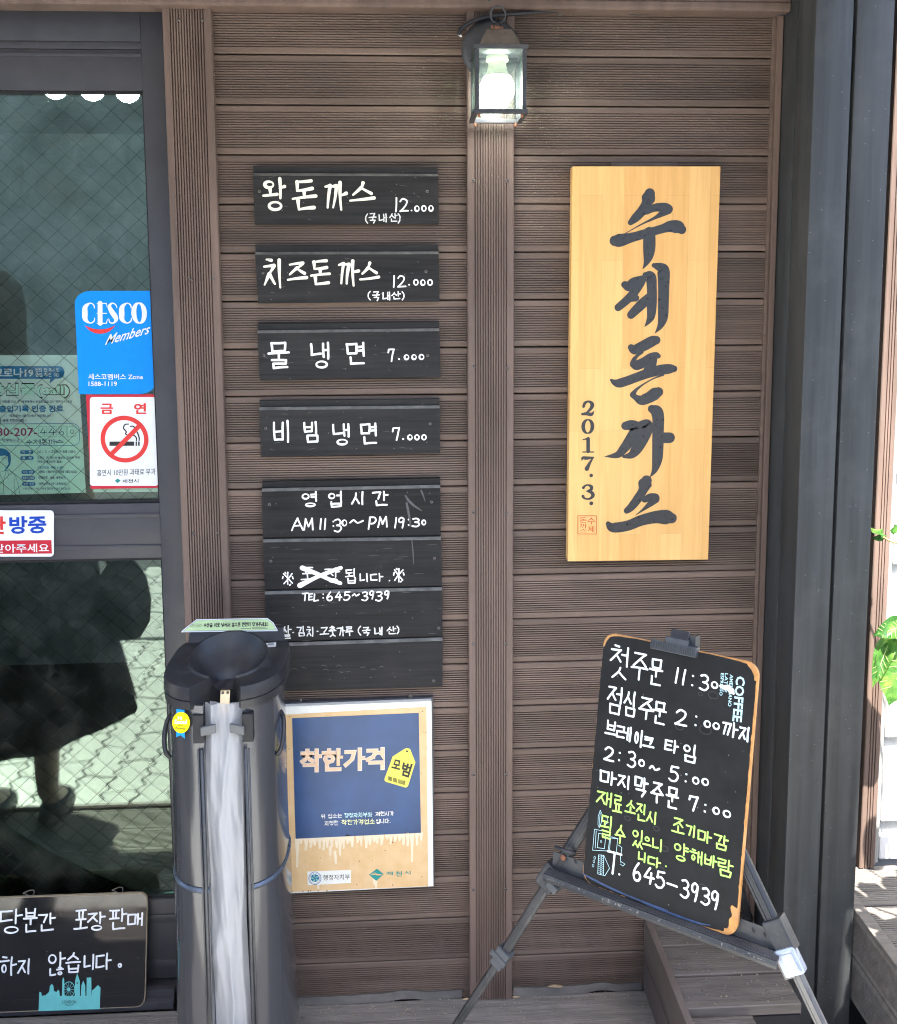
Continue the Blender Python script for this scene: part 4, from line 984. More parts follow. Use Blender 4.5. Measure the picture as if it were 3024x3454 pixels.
for (x, y, r) in ((125, 318, 5), (122, 612, 5), (100, 592, 5), (105, 1058, 6), (1350, 268, 5), (1355, 455, 4), (1378, 460, 4), (1390, 608, 4), (1372, 698, 4), (1072, 1472, 7), (1006, 1548, 5), (770, 1645, 5), (412, 1615, 4), (1345, 1790, 5), (1075, 1865, 6), (745, 1860, 5), (135, 1912, 9), (150, 1925, 8), (250, 1922, 6), (300, 1920, 7), (320, 1918, 5), (390, 1918, 5), (470, 1915, 6), (1340, 835, 4), (890, 1640, 3)): ink.dot(P8, x, y, r)
ink.build('rust_spot', M['rust'], ps)
ink = Ink(PPr, 0.0016); print_text(ink, P8, '착한가격', [(218, 612), (1002, 594), (1002, 808), (218, 834)], 0.05); ink.build('title_edge', M['peach_edge'], ps)
ink = Ink(PPr, 0.0022); print_text(ink, P8, '착한가격', [(224, 618), (996, 600), (996, 802), (224, 828)], 0.028); ink.build('title', M['peach'], ps)
ink = Ink(PPr, 0.0016); ink.shape(P8, [(1075, 682), (1185, 612), (1205, 605), (1225, 608), (1238, 620), (1285, 738), (1280, 752), (1218, 950), (1205, 966), (1190, 968), (1012, 915), (1000, 902), (1000, 888)]); ink.build('price_tag', M['tag_yellow'], ps)
ink = Ink(PPr, 0.0024)
print_text(ink, P8, '모', [(1092, 706), (1152, 720), (1140, 806), (1062, 785)], 0.035); print_text(ink, P8, '범', [(1172, 728), (1260, 752), (1222, 876), (1150, 852)], 0.035)
ink.dot(P8, 1207, 634, 9)
for k in range(17):
    x = 1036 + k*9.3; y = 862 + k*2.6
    if k not in (4, 9): ink.shape(P8, [(x, y), (x + rr.choice((3, 5, 7)), y + 1.5), (x + 4, y + 40), (x - 1, y + 38)])
ink.build('tag_print', M['ink_dark'], ps)
ink = Ink(PPr, 0.0018)
def tline(ink, a, s, bold=0.006):
    (x0, x1, yl, yr, h) = a; fine_print(ink, P8, s, [(x0, yl), (x1, yr), (x1, yr + h), (x0, yl + h)], 0.10)
tline(ink, (415, 610, 1212, 1205, 42), '위 업소는'); tline(ink, (917, 1088, 1190, 1183, 42), '제천시가'); tline(ink, (448, 575, 1276, 1270, 44), '지정한'); tline(ink, (920, 1060, 1256, 1250, 44), '입니다.')
ink.build('small_print', M['sign_white'], ps)
ink = Ink(PPr, 0.0018); tline(ink, (628, 888, 1203, 1193, 44), '행정자치부와'); ink.build('small_print', M['pale_cyan'], ps)
ink = Ink(PPr, 0.0018); tline(ink, (604, 912, 1266, 1254, 48), '착한가격업소', 0.012); ink.build('small_print', M['pale_yellow'], ps)
sheet('white_label', PPr, P8, [(290, 1742), (691, 1726), (691, 1846), (293, 1868)], M['sign_white'], ps, 0.0004, 0.0010)
ink = Ink(PPr, 0.0018); ink.ring(P8, 360, 1802, 56, 58, 5); ink.ring(P8, 360, 1802, 46, 48, 3); ink.dot(P8, 360, 1800, 38)
ink.build('emblem', flat('emblem_blue', (0.02, 0.13, 0.33), 0.5), ps)
ink = Ink(PPr, 0.0026)
for k in range(5):
    a = k*2*PI/5 + .3; ink.brush(P8, [(360 + 10*math.cos(a), 1800 + 10*math.sin(a), 6), (360 + 22*math.cos(a + .35), 1800 + 22*math.sin(a + .35), 16), (360 + 34*math.cos(a + .55), 1800 + 34*math.sin(a + .55), 8)], 3)
ink.build('emblem', flat('emblem_green', (0.22, 0.55, 0.40), 0.5), ps)
ink = Ink(PPr, 0.0018); print_text(ink, P8, '행정자치부', [(436, 1772), (681, 1762), (681, 1813), (436, 1822)]); ink.build('label_print', M['ink_dark'], ps)
ink = Ink(PPr, 0.0014); ink.shape(P8, [(932, 1715), (992, 1765), (925, 1827), (856, 1770)])
for ch, r4 in (('제', (1015, 1742, 1078, 1776)), ('천', (1100, 1738, 1162, 1786)), ('시', (1182, 1734, 1240, 1768))): print_text(ink, P8, ch, rect(*r4), 0.015)
ink.build('city_logo', M['teal'], ps)
ink = Ink(PPr, 0.0022); ink.brush(P8, [(868, 1772, 2), (905, 1764, 10), (945, 1768, 14), (980, 1768, 3)]); ink.brush(P8, [(875, 1768, 2), (905, 1752, 6), (925, 1756, 3)]); ink.build('city_logo', M['tan'], ps)
for (sx, sy) in ((225, 168), (1237, 133), (260, 1958), (1325, 1905)):
    p = wall_plane(-0.012).px(*P8(sx, sy)); screw(ps, p.x, -0.0125 if sy < 1000 else -0.001, p.z, 1.15)

# ================================================================== STICKERS AND NOTICES ON THE DOOR
D2 = crop(0, 900, 2.24); DP = wall_plane(GY - 0.0006)
M['cesco_blue'] = flat('sticker_blue', (0.006, 0.27, 0.84), 0.28, 0.03); M['red'] = flat('sticker_red', (0.72, 0.05, 0.045), 0.35); M['crimson'] = flat('crimson', (0.55, 0.03, 0.05), 0.35)
st = thing('pest_control_sticker', 'bright blue pest-control sticker with two rounded corners on the door glass', 'sticker', (-0.68, GY, 1.36))
pts = [(565, 275)] + [(690 - 125*math.cos(a), 275 - 93*math.sin(a)) for a in (.3, .6, .9, 1.2)] + [(690, 182), (1150, 182), (1163, 192), (1195, 830)] + [(1060 + 135*math.cos(a), 830 + 132*math.sin(a)) for a in (.3, .6, .9, 1.2)] + [(1060, 962), (605, 962), (597, 955)]
sheet('sticker_sheet', DP, D2, pts, M['cesco_blue'], st, 0.0005)
ink = Ink(DP, 0.0009)
for cx in (672, 950):
    ink.brush(D2, [(cx + 42, 312, 8), (cx + 36, 288, 10), (cx + 8, 276, 10), (cx - 26, 305, 34), (cx - 30, 352, 42), (cx - 26, 398, 34), (cx + 8, 425, 10), (cx + 38, 412, 10), (cx + 44, 388, 6)], 6)
ink.brush(D2, [(757, 276, 36), (757, 428, 36)])
for y in (277, 352, 427): ink.line(D2, [(735, y), (805, y)], 7)
ink.line(D2, [(805, 275), (810, 305)], 6); ink.line(D2, [(805, 429), (812, 398)], 6)
ink.brush(D2, [(884, 310, 6), (874, 286, 9), (848, 276, 10), (828, 300, 26), (846, 340, 38), (868, 372, 40), (878, 400, 28), (858, 425, 10), (832, 420, 10), (822, 392, 6)], 6)
u0, v0 = DP.uv(*D2(1052, 350)); sc = abs(DP.uv(*D2(1152, 350))[0] - u0)/100; n = 36
ink.strip([(u0 + 40*sc*math.sin(2*PI*k/n), v0 + 76*sc*math.cos(2*PI*k/n), sc*(10 + 28*abs(math.sin(2*PI*k/n)))) for k in range(n)], True)
print_text(ink, D2, 'Members', [(826, 512), (1140, 428), (1128, 506), (800, 592)], 0.012, 0.05)
print_text(ink, D2, '세스코멤버스 Zone', rect(668, 808, 1081, 852), 0.008); print_text(ink, D2, '1588-1119', rect(670, 866, 885, 902), 0.012)
ink.build('lettering', M['white_plastic'], st)
ink = Ink(DP, 0.0009); ink.brush(D2, [(643, 446, 3), (695, 478, 26), (755, 490, 34), (818, 478, 26), (869, 446, 3)], 6); ink.build('smile_mark', M['red'], st)

ns2 = thing('no_smoking_sticker', 'red and white no-smoking sticker with crossed-out cigarette on the door glass', 'sticker', (-0.66, GY, 1.17))
sheet('sticker_sheet', DP, D2, [(650, 966), (1200, 963), (1228, 1670), (685, 1678)], M['crimson'], ns2, 0.0005)
sheet('white_field', DP, D2, rrect(680, 984, 1196, 1654, 22), M['white_plastic'], ns2, 0.0004, 0.0007)
ink = Ink(DP, 0.0014); print_text(ink, D2, '금', rect(760, 1033, 856, 1112), 0.04); print_text(ink, D2, '연', rect(1012, 1030, 1106, 1112), 0.04)
ink.ring(D2, 942, 1302, 164, 160, 34); ink.build('red_print', M['red'], ns2)
ink = Ink(DP, 0.0023); ink.line(D2, [(1060, 1196), (846, 1412)], 34); ink.build('prohibition_bar', M['red'], ns2)
ink = Ink(DP, 0.0014); ink.shape(D2, rect(828, 1320, 1015, 1352)); ink.shape(D2, rect(1025, 1320, 1036, 1352)); ink.shape(D2, rect(1044, 1320, 1056, 1352))
ink.brush(D2, [(972, 1188, 8), (945, 1192, 9), (935, 1220, 10), (955, 1245, 10), (950, 1262, 9), (975, 1275, 10), (1010, 1272, 10), (1030, 1290, 10), (1032, 1312, 9)]); ink.brush(D2, [(985, 1205, 8), (1010, 1205, 9), (1022, 1228, 10), (1040, 1255, 10), (1052, 1290, 10), (1052, 1312, 9)])
print_text(ink, D2, '흡연시 10만원 과태료 부과', [(735, 1532), (1175, 1520), (1175, 1570), (735, 1580)], 0.004); print_text(ink, D2, '제천시', [(925, 1606), (1047, 1600), (1047, 1630), (925, 1634)], 0.01)
ink.build('dark_print', M['ink_dark'], ns2)
ink = Ink(DP, 0.0014); ink.shape(D2, [(868, 1616), (890, 1598), (912, 1615), (890, 1634)]); ink.build('city_logo', M['teal'], ns2)

# call-in poster behind the glass
Q2 = crop(0, 980, 2.924); QP = wall_plane(GY + 0.0085)
po = thing('call_in_poster', 'pale green printed call-in poster taped behind the wired door glass', 'poster', (-0.8, GY + 0.009, 1.17))
M['paper_mint'] = flat('mint_paper', (0.70, 0.92, 0.78), 0.6, 0.03); M['paper_grey'] = flat('grey_paper', (0.80, 0.86, 0.79), 0.6, 0.03); M['poster_blue'] = flat('poster_blue', (0.015, 0.20, 0.42), 0.5); M['magenta'] = flat('magenta_print', (0.40, 0.03, 0.14), 0.5); M['poster_navy'] = flat('poster_navy', (0.03, 0.05, 0.16), 0.5)
sheet('paper', QP, Q2, [(-170, 640), (765, 637), (848, 1995), (-120, 2020)], M['paper_grey'], po, 0.0003, -0.0003)
ink = Ink(QP, 0.0003); ink.shape(Q2, [(-150, 1420), (-145, 1322), (720, 1322), (765, 1335), (800, 1380), (816, 1480), (832, 1740), (846, 1992), (-118, 2016)]); ink.build('mint_field', M['paper_mint'], po)
ink = Ink(QP, 0.0009)
ink.shape(Q2, [(-160, 746)] + [(575 + 62*math.cos(a), 808 + 62*math.sin(a)) for a in [-PI/2 + PI*k/8 for k in range(9)]] + [(-158, 872)]); ink.shape(Q2, [(495, 868), (548, 868), (492, 918)])
print_text(ink, Q2, '출입기록 인증 완료', [(-8, 1134), (625, 1130), (628, 1198), (-6, 1202)], 0.03)
ink.line(Q2, [(-150, 1316), (722, 1312)], 5); ink.brush(Q2, [(720, 1312, 5), (765, 1330, 5), (782, 1375, 5), (785, 1450, 5), (775, 1505, 5), (735, 1526, 5), (700, 1528, 5)], 4); ink.line(Q2, [(700, 1528), (-140, 1530)], 5)
for (x0, y0, x1, y1) in ((200, 1575, 330, 1612), (203, 1632, 333, 1669), (213, 1770, 342, 1808), (215, 1828, 346, 1866), (220, 1888, 352, 1925)): ink.shape(Q2, rrect(x0, y0, x1, y1, 17, 4))
fine_print(ink, Q2, '[개인정보 수집 이용]', rect(372, 1732, 626, 1760))
ink.brush(Q2, [(0, 1565, 20), (50, 1580, 34), (88, 1620, 34), (95, 1680, 26), (90, 1720, 14), (50, 1775, 12)], 5); ink.shape(Q2, [(-60, 1560), (20, 1556), (75, 1590), (90, 1640), (50, 1625), (-60, 1640)])
ink.build('blue_print', M['poster_blue'], po)
ink = Ink(QP, 0.0015)
print_text(ink, Q2, '코로나19', rect(-62, 765, 332, 856), 0.035); fine_print(ink, Q2, '전화 한 통으로', rect(350, 768, 586, 802), .12); fine_print(ink, Q2, '출입 확인 OK!', rect(350, 812, 590, 850), .12)
for s_, (x0, y0, x1, y1) in (('기  간', (216, 1581, 314, 1606)), ('목  적', (220, 1638, 318, 1663)), ('수집 기관', (228, 1777, 330, 1801)), ('수집이용항목', (224, 1835, 338, 1859)), ('보유 기간', (234, 1894, 338, 1919))): fine_print(ink, Q2, s_, rect(x0, y0, x1, y1), 0.1)
ink.build('white_print', M['white_plastic'], po)
ink = Ink(QP, 0.0009); print_text(ink, Q2, '안심콜(call)', rect(-122, 908, 694, 1062), 0.055); ink.build('title_edge', M['ink_dark'], po)
ink = Ink(QP, 0.0015); print_text(ink, Q2, '안심콜(call)', rect(-112, 920, 684, 1050), 0.022); ink.build('title', M['paper_mint'], po)
ink = Ink(QP, 0.0009)
for s_, (x0, y0, x1, y1), bo in (('서비스 전화를 하신 후 “방문등록이 완료되었습니다” 멘트가 나오면', (-60, 1084, 712, 1108), .0), ('“통화료는 제천시에서 부담합니다.”', (88, 1222, 526, 1250), .0), ('지금 바로 전화하세요!', (-42, 1266, 258, 1300), .0), ('방문하신곳 :', (25, 1462, 222, 1498), .004), ('2021. 3. ~ 코로나19 종료 시까지', (365, 1576, 748, 1602), .004), ('코로나 19 확진자 발생시 감염원 추적', (368, 1636, 788, 1662), .004), ('(확진자 발생시만 활용)', (370, 1675, 616, 1700), .0), ('제천시 (개인정보 제3자 제공 없음)', (378, 1773, 760, 1801), .004), ('전화번호, 업소 방문시간', (380, 1832, 648, 1860), .004), ('방문일부터 4주 (자동삭제)', (385, 1892, 655, 1919), .004), ('※개인정보의 수집 이용에 협조해 주셔서 감사합니다', (232, 1942, 695, 1963), .0)): fine_print(ink, Q2, s_, rect(x0, y0, x1, y1))
for x in (380, 475, 575, 668): ink.line(Q2, [(x, 1342), (x + 82, 1340), (x + 82, 1438), (x, 1440), (x, 1342)], 1.6)
hand(ink, Q2, [('4', 425, 1392, 62, 70), ('4', 515, 1392, 74, 66), ('6', 610, 1390, 46, 68), ('0', 712, 1390, 44, 46), ('수', 290, 1495, 62, 46), ('제', 365, 1492, 76, 46), ('돈', 440, 1492, 50, 56), ('까', 515, 1490, 74, 44), ('스', 590, 1488, 74, 36)], 6, 0.05, split=False)
ink.brush(Q2, [(-40, 1810, 3), (60, 1775, 3), (130, 1800, 3), (165, 1860, 3), (200, 2008, 3)]); ink.line(Q2, [(0, 1800), (35, 1890), (60, 1780)], 3); ink.line(Q2, [(35, 1890), (38, 2005)], 3); ink.line(Q2, [(75, 1775), (90, 1820), (70, 1840), (85, 1860)], 3); ink.brush(Q2, [(150, 1850, 3), (140, 1900, 3), (155, 2010, 3)])
ink.brush(Q2, [(90, 1640, 3), (108, 1660, 3), (98, 1690, 3)]); ink.brush(Q2, [(20, 1655, 3), (45, 1648, 3), (65, 1658, 3)])
ink.build('black_print', M['poster_navy'], po)
ink = Ink(QP, 0.0009); print_text(ink, Q2, '080-207-', rect(-95, 1354, 368, 1436), 0.02); ink.build('phone_number', M['magenta'], po)
# second sheet showing below the no-smoking sticker
tag(sheet('paper_sheet', wall_plane(GY + 0.0085), D2, [(700, 1640), (1192, 1630), (1192, 1700), (702, 1703)], M['paper_mint'], None, 0.0003), 'edge of a pale green sheet behind the glass below the no-smoking sticker', 'paper')

# heating notice on the middle rail
HP = wall_plane(0.0540); I0 = crop(0, 0, 1.0)
hs = thing('heating_notice', 'white plastic door notice with blue letters and a red band', 'sign', (-0.9, 0.04, 1.04))
sheet('plate', HP, I0, rrect(-330, 1721, 182, 1877, 12), M['white_plastic'], hs, 0.0015)
sheet('red_band', HP, I0, [(-320, 1826), (174, 1821), (176, 1866), (-318, 1870)], M['crimson'], hs, 0.0004, 0.0018)
ink = Ink(HP, 0.0019); print_text(ink, I0, '방중', [(32, 1741), (157, 1738), (158, 1798), (33, 1801)], 0.03); ink.build('blue_print', flat('notice_blue', (0.01, 0.06, 0.45), 0.4), hs)
ink = Ink(HP, 0.0019); print_text(ink, I0, '난', [(-38, 1742), (20, 1741), (21, 1801), (-37, 1802)], 0.03); ink.build('red_print', M['red'], hs)
ink = Ink(HP, 0.0025); print_text(ink, I0, '문을 닫아주세요', [(-108, 1836), (166, 1832), (167, 1861), (-107, 1865)], 0.016); ink.build('white_print', M['white_plastic'], hs)

# ---------------------------------------------------------------- glossy black board leaning at the foot of the door
L4 = crop(0, 2554, 2.24)
lv = Vector((0, 0.045, 0.30)).normalized()
LP = Plane((-0.7, -0.012, 0.003), (1, 0, 0), lv)
lb = thing('leaning_notice_board', 'glossy black board with white handwriting and turquoise skyline, leaning on the door', 'notice board', (-0.73, -0.01, 0.002))
M['gloss_black'] = surf('gloss_black_board', (0.018, 0.018, 0.020), 0.03, 0.1, (4, 4, 4), 2.0, bmp=0, spec=0.8, speck=0.2)
M['mdf'] = surf('mdf_edge', (0.30, 0.24, 0.17), 0.8, 0.2, (60, 60, 60), 1.0)
corn = [(-420, 1075)] + [(1040, 1022), (1075, 1024), (1100, 1040), (1112, 1062), (1115, 1100)] + [(1098, 1800), (1088, 1850), (1065, 1878), (1030, 1888)] + [(-400, 1945)]
sheet('board', LP, L4, corn, M['mdf'], lb, 0.006, -0.006)
cg = (360, 1470); inner = [(cg[0] + (x - cg[0])*0.992, cg[1] + (y - cg[1])*0.982) for x, y in corn]
sheet('face', LP, L4, inner, M['gloss_black'], lb, 0.0004, 0.0001)
ink = Ink(LP, 0.0008)
hand(ink, L4, [('당', 82, 1240, 165, 185), ('분', 230, 1232, 100, 180), ('간', 352, 1245, 125, 130), ('포', 612, 1228, 95, 155), ('장', 728, 1240, 125, 140), ('판', 892, 1222, 125, 155), ('매', 1022, 1222, 118, 90),
               ('하', 62, 1575, 122, 135), ('지', 188, 1578, 95, 110), ('않', 425, 1562, 130, 175), ('습', 553, 1548, 105, 145), ('니', 678, 1545, 84, 110), ('다', 782, 1540, 115, 118), ('0', 906, 1570, 36, 40)], 14, 0.02, 0.06)
ink.build('lettering', M['white_plastic'], lb)
ink = Ink(LP, 0.0008)
M['turq'] = flat('turquoise_print', (0.16, 0.55, 0.55), 0.4)
sk = [(292, 1915), (298, 1770), (312, 1772), (318, 1800), (345, 1795), (372, 1770), (378, 1725), (392, 1708), (404, 1725), (410, 1765), (430, 1770), (440, 1752), (450, 1768), (452, 1800), (468, 1800), (472, 1680), (480, 1660), (486, 1680), (488, 1800), (565, 1800), (568, 1690), (574, 1665), (584, 1630), (596, 1665), (604, 1690), (606, 1800), (612, 1800), (616, 1720), (630, 1685), (644, 1720), (646, 1800), (654, 1800), (656, 1660), (668, 1664), (680, 1658), (690, 1664), (692, 1800), (696, 1760), (715, 1745), (740, 1718), (760, 1738), (754, 1900)]
ink.shape(L4, sk); ink.ring(L4, 521, 1752, 44, 58, 5)
for k in range(12):
    a = k*PI/6; ink.line(L4, [(521, 1752), (521 + 42*math.cos(a), 1752 + 55*math.sin(a))], 2.5)
ink.dot(L4, 519, 1752, 13); ink.build('skyline_decal', M['turq'], lb)
ink = Ink(LP, 0.0014); print_text(ink, L4, 'LONDON', rect(474, 1832, 577, 1856)); print_text(ink, L4, 'ENGLAND', rect(494, 1862, 556, 1872)); ink.dot(L4, 585, 1702, 6); ink.build('decal_print', M['ink_dark'], lb)
for (x, y) in ((218, 1026), (888, 1004)):
    p = LP.px(*L4(x, y)); b = MB(); b.tube([p + Vector((0.012*math.cos(a), 0.004*math.sin(2*a), 0.006*math.sin(a))) for a in [k*2*PI/14 for k in range(14)]], 0.0012, 6, closed=True); b.build('cord_knot', M['screw'], lb)
# ================================================================== WALL LANTERN
lt = thing('wall_lantern', 'lit black lantern with a bright white bulb on the centre batten', 'lamp', (0.195, -0.02, 2.03))
lx, yf, yb, zt, zb = 0.2005, -0.152, -0.046, 2.068, 1.956
hw = 0.0495
def lpart(name, m, fn, smooth=False):
    b = MB(); fn(b); o = b.build(name, m, lt, smooth); return o
# backplate disc on the batten with the arm
o = lpart('back_plate', M['lamp_metal'], lambda b: b.lathe([(0.0, 0.016), (0.030, 0.015), (0.050, 0.010), (0.058, 0.005), (0.061, 0.0), (0.060, -0.001)], (0.195, -0.0212, 2.098), (0, -1, 0), 40), True); shade_auto(o)
lpart('arm', M['lamp_metal'], lambda b: b.tube([(0.195, -0.03, 2.098), (0.197, -0.06, 2.108), (0.199, -0.085, 2.112), (lx, -0.099, 2.105)], 0.009, 12), True)
yc = (yf + yb)/2
def frame_ring(z, t, w, ex):
    def f(b):
        x0, x1, y0, y1 = lx - hw - ex, lx + hw + ex, yf - ex, yb + ex
        b.box(x0, x1, y0, y0 + w, z, z + t, 0.0008); b.box(x0, x1, y1 - w, y1, z, z + t, 0.0008); b.box(x0, x0 + w, y0 + w, y1 - w, z + 0.0002, z + t - 0.0002, 0.0); b.box(x1 - w, x1, y0 + w, y1 - w, z + 0.0002, z + t - 0.0002, 0.0)
    return f
lpart('top_frame', M['lamp_metal'], frame_ring(zt, 0.008, 0.008, 0.003)); lpart('bottom_frame', M['lamp_metal'], frame_ring(zb - 0.008, 0.008, 0.009, 0.003))
for sx in (-1, 1):
    for yy in (yf, yb - 0.008):
        xx = lx + sx*(hw - 0.004); lpart('corner_post', M['lamp_metal'], lambda b: b.box(xx - 0.004, xx + 0.004, yy, yy + 0.008, zb + 0.0002, zt - 0.0002, 0.0006))
g = 0.0015
for (xa, xb, ya, yb_) in ((lx - hw + 0.009, lx + hw - 0.009, yf + 0.002, yf + 0.002 + g), (lx - hw + 0.009, lx + hw - 0.009, yb - 0.004, yb - 0.004 + g), (lx - hw + 0.002, lx - hw + 0.002 + g, yf + 0.009, yb - 0.009), (lx + hw - 0.004, lx + hw - 0.004 + g, yf + 0.009, yb - 0.009)):
    lpart('glass_pane', M['lamp_glass'], lambda b: b.box(xa, xb, ya, yb_, zb + 0.0004, zt - 0.0004))
def roof_fn(b):
    lo = [(lx - 0.040, yf + 0.010, zt + 0.0085), (lx + 0.040, yf + 0.010, zt + 0.0085), (lx + 0.040, yb - 0.010, zt + 0.0085), (lx - 0.040, yb - 0.010, zt + 0.0085)]
    mi = [(lx - 0.033, yf + 0.018, zt + 0.0265), (lx + 0.033, yf + 0.018, zt + 0.0265), (lx + 0.033, yb - 0.018, zt + 0.0265), (lx - 0.033, yb - 0.018, zt + 0.0265)]
    hi = [(lx - 0.024, yf + 0.028, zt + 0.043), (lx + 0.024, yf + 0.028, zt + 0.043), (lx + 0.024, yb - 0.028, zt + 0.043), (lx - 0.024, yb - 0.028, zt + 0.043)]
    b.v = [Vector(p) for p in lo + mi + hi]
    for r in (0, 4):
        for k in range(4): b.f.append((r + k, r + (k + 1) % 4, r + 4 + (k + 1) % 4, r + 4 + k))
    b.f += [(8, 9, 10, 11), (3, 2, 1, 0)]
lpart('roof_cap', M['lamp_brass'], roof_fn)
b = MB(); b.box(lx - 0.044, lx + 0.044, yf + 0.006, yb - 0.006, zt + 0.0066, zt + 0.0083); b.build('roof_plate', M['lamp_metal'], lt)
b = MB(); b.lathe([(0.0075, 0.0), (0.008, 0.004), (0.0055, 0.009), (0.0060, 0.018), (0.0, 0.019)], (lx, yc, zt + 0.043), n=14); b.build('finial', M['lamp_metal'], lt, True)
b = MB(); b.tube([(lx + 0.0145*math.sin(a), yc, zt + 0.0775 + 0.0165*math.cos(a)*-1) for a in [k*2*PI/28 for k in range(28)]], 0.0021, 8, closed=True); b.build('hanging_ring', M['lamp_metal'], lt, True)
b = MB()
rr = random.Random(2)
for k in range(7): b.box(lx - 0.016 + k*0.0035, lx - 0.016 + k*0.0035 + rr.uniform(.0015, .003), yf + 0.022, yf + 0.027, zt + 0.0432, zt + 0.0432 + rr.uniform(.002, .006))
b.build('rust_flake', M['rust'], lt)
bx, bz = lx - 0.0015, 2.0035
b = MB(); b.lathe([(0.0215, 2.0665 - bz), (0.0225, 2.058 - bz), (0.021, 2.0565 - bz), (0.019, 2.0560 - bz)], (bx, yc, bz), n=24); b.build('socket', M['bulb_neck'], lt, True)
b = MB(); b.lathe([(0.0175, 0.053), (0.0178, 0.045), (0.0205, 0.033), (0.0275, 0.0235)], (bx, yc, bz), n=28); b.build('bulb_neck', M['bulb_neck'], lt, True)
r = 0.0345; b = MB(); b.lathe([(r*math.sin(a), r*math.cos(a)) for a in [0.90 + k*(PI - 0.90)/14 for k in range(15)]], (bx, yc, bz), n=28); b.build('bulb', M['bulb'], lt, True)
for (sx, sy, m_) in ((-1, yf + 0.004, 'rust'), (1, yf + 0.004, 'rust'), (-1, yb - 0.004, 'rust'), (1, yb - 0.004, 'rust')):
    b = MB(); b.lathe([(0.0, -0.0075), (0.0022, -0.0068), (0.003, -0.004), (0.0024, -0.001), (0.0024, 0.0)], (lx + sx*(hw - 0.008), sy, zb - 0.0082), n=10); b.build('bottom_nut', M[m_], lt, True)
for sx in (-1, 1):
    b = MB(); b.lathe([(0.0022, 0.0), (0.003, 0.003), (0.0018, 0.006), (0.0, 0.0065)], (lx + sx*0.0415, yf + 0.008, zt + 0.0084), n=10); b.build('top_nut', M['lamp_metal'], lt, True)
# cables above the lantern
CP = wall_plane(-0.05)
def cable(pts, r, m, name, lab):
    P = []
    q = smooth_line([(x, y, d) for x, y, d in pts], 8)
    for (x, y, d) in q: P.append(wall_plane(d).px(x, y))
    b = MB(); b.tube(P, r, 8); return tag(b.build(name, m, None, True), lab, 'cable')
cable([(1925, 34, -0.012), (1860, 38, -0.022), (1780, 44, -0.03), (1700, 50, -0.034), (1640, 58, -0.034), (1590, 74, -0.032), (1556, 98, -0.028), (1545, 118, -0.026)], 0.0042, M['cable'], 'power_cable', 'thick black cable curving from the beam down behind the lantern')
cable([(1552, 98, -0.024), (1548, 108, -0.026), (1549, 118, -0.026), (1556, 124, -0.024)], 0.0022, M['wire_white'], 'white_wire', 'short bare white wire end left of the lantern')
cable([(1925, 32, -0.010), (2060, 34, -0.008), (2090, 42, -0.009), (2150, 48, -0.010), (2230, 44, -0.009), (2290, 36, -0.006)], 0.0026, M['cable'], 'sagging_cable', 'thin black cable sagging under the beam right of the lantern')
cable([(2572, 48, -0.006), (2600, 46, -0.014), (2635, 50, -0.020), (2662, 42, -0.020)], 0.0026, M['cable'], 'corner_cable', 'short cable stub at the top of the right corner trim')
b = MB(); p = wall_plane(-0.004).px(1888, 43); b.box(p.x - 0.006, p.x + 0.006, -0.012, -0.0006, p.z - 0.006, p.z + 0.004, 0.001); tag(b.build('cable_clip', M['screw']), 'small clip holding the cables under the beam', 'clip')

# ================================================================== UMBRELLA BAG DISPENSER
mx, my = -0.339, -0.215
um = thing('umbrella_bag_dispenser', 'glossy black umbrella bag dispenser with clear plastic sleeve standing by the door', 'dispenser', (mx, my, 0.002))
M['gloss_body'] = surf('gloss_dark_body', (0.072, 0.075, 0.084), 0.13, 0.06, (3, 3, 1.0), 1.0, bmp=0, metal=0.4, spec=0.7)
M['black_plastic'] = surf('dusty_black_plastic', (0.022, 0.023, 0.027), 0.42, 0.2, (10, 10, 10), 3.0, speck=0.25, speck_col=(0.16, 0.15, 0.13), bmp=0.1, dirt=0.55, dirt_col=(0.075, 0.068, 0.058))
M['blue_seam'] = surf('bluish_seam', (0.09, 0.11, 0.145), 0.3, 0.1, metal=0.4)
M['grey_lever'] = surf('grey_lever', (0.10, 0.105, 0.11), 0.4, 0.1)
SL = 0.0355; SX = 0.011   # half slot width, slot centre offset
def section(hx, hyf, hyb, e=2.7, n=56):
    """outline from the right lip of the slot round the back to the left lip; local coordinates"""
    pts = []
    def P(a):
        c, s = math.cos(a), math.sin(a)
        x = hx*math.copysign(abs(c)**(2/e), c); yv = (hyb if s > 0 else hyf)*math.copysign(abs(s)**(2/e), s); return (x, yv)
    a0 = None
    allp = [P(-PI/2 + 2*PI*k/n) for k in range(n + 1)]
    yl = lambda x: -hyf*(1 - min(1, abs(x/hx))**e)**(1/e)
    right = [(SX + SL, yl(SX + SL))]; 
    for (x, yv) in allp:
        if yv < -hyf*0.80 and (SX - SL - 0.004 < x < SX + SL + 0.004): continue
        right.append((x, yv))
    right.append((SX - SL, yl(SX - SL)))
    return right
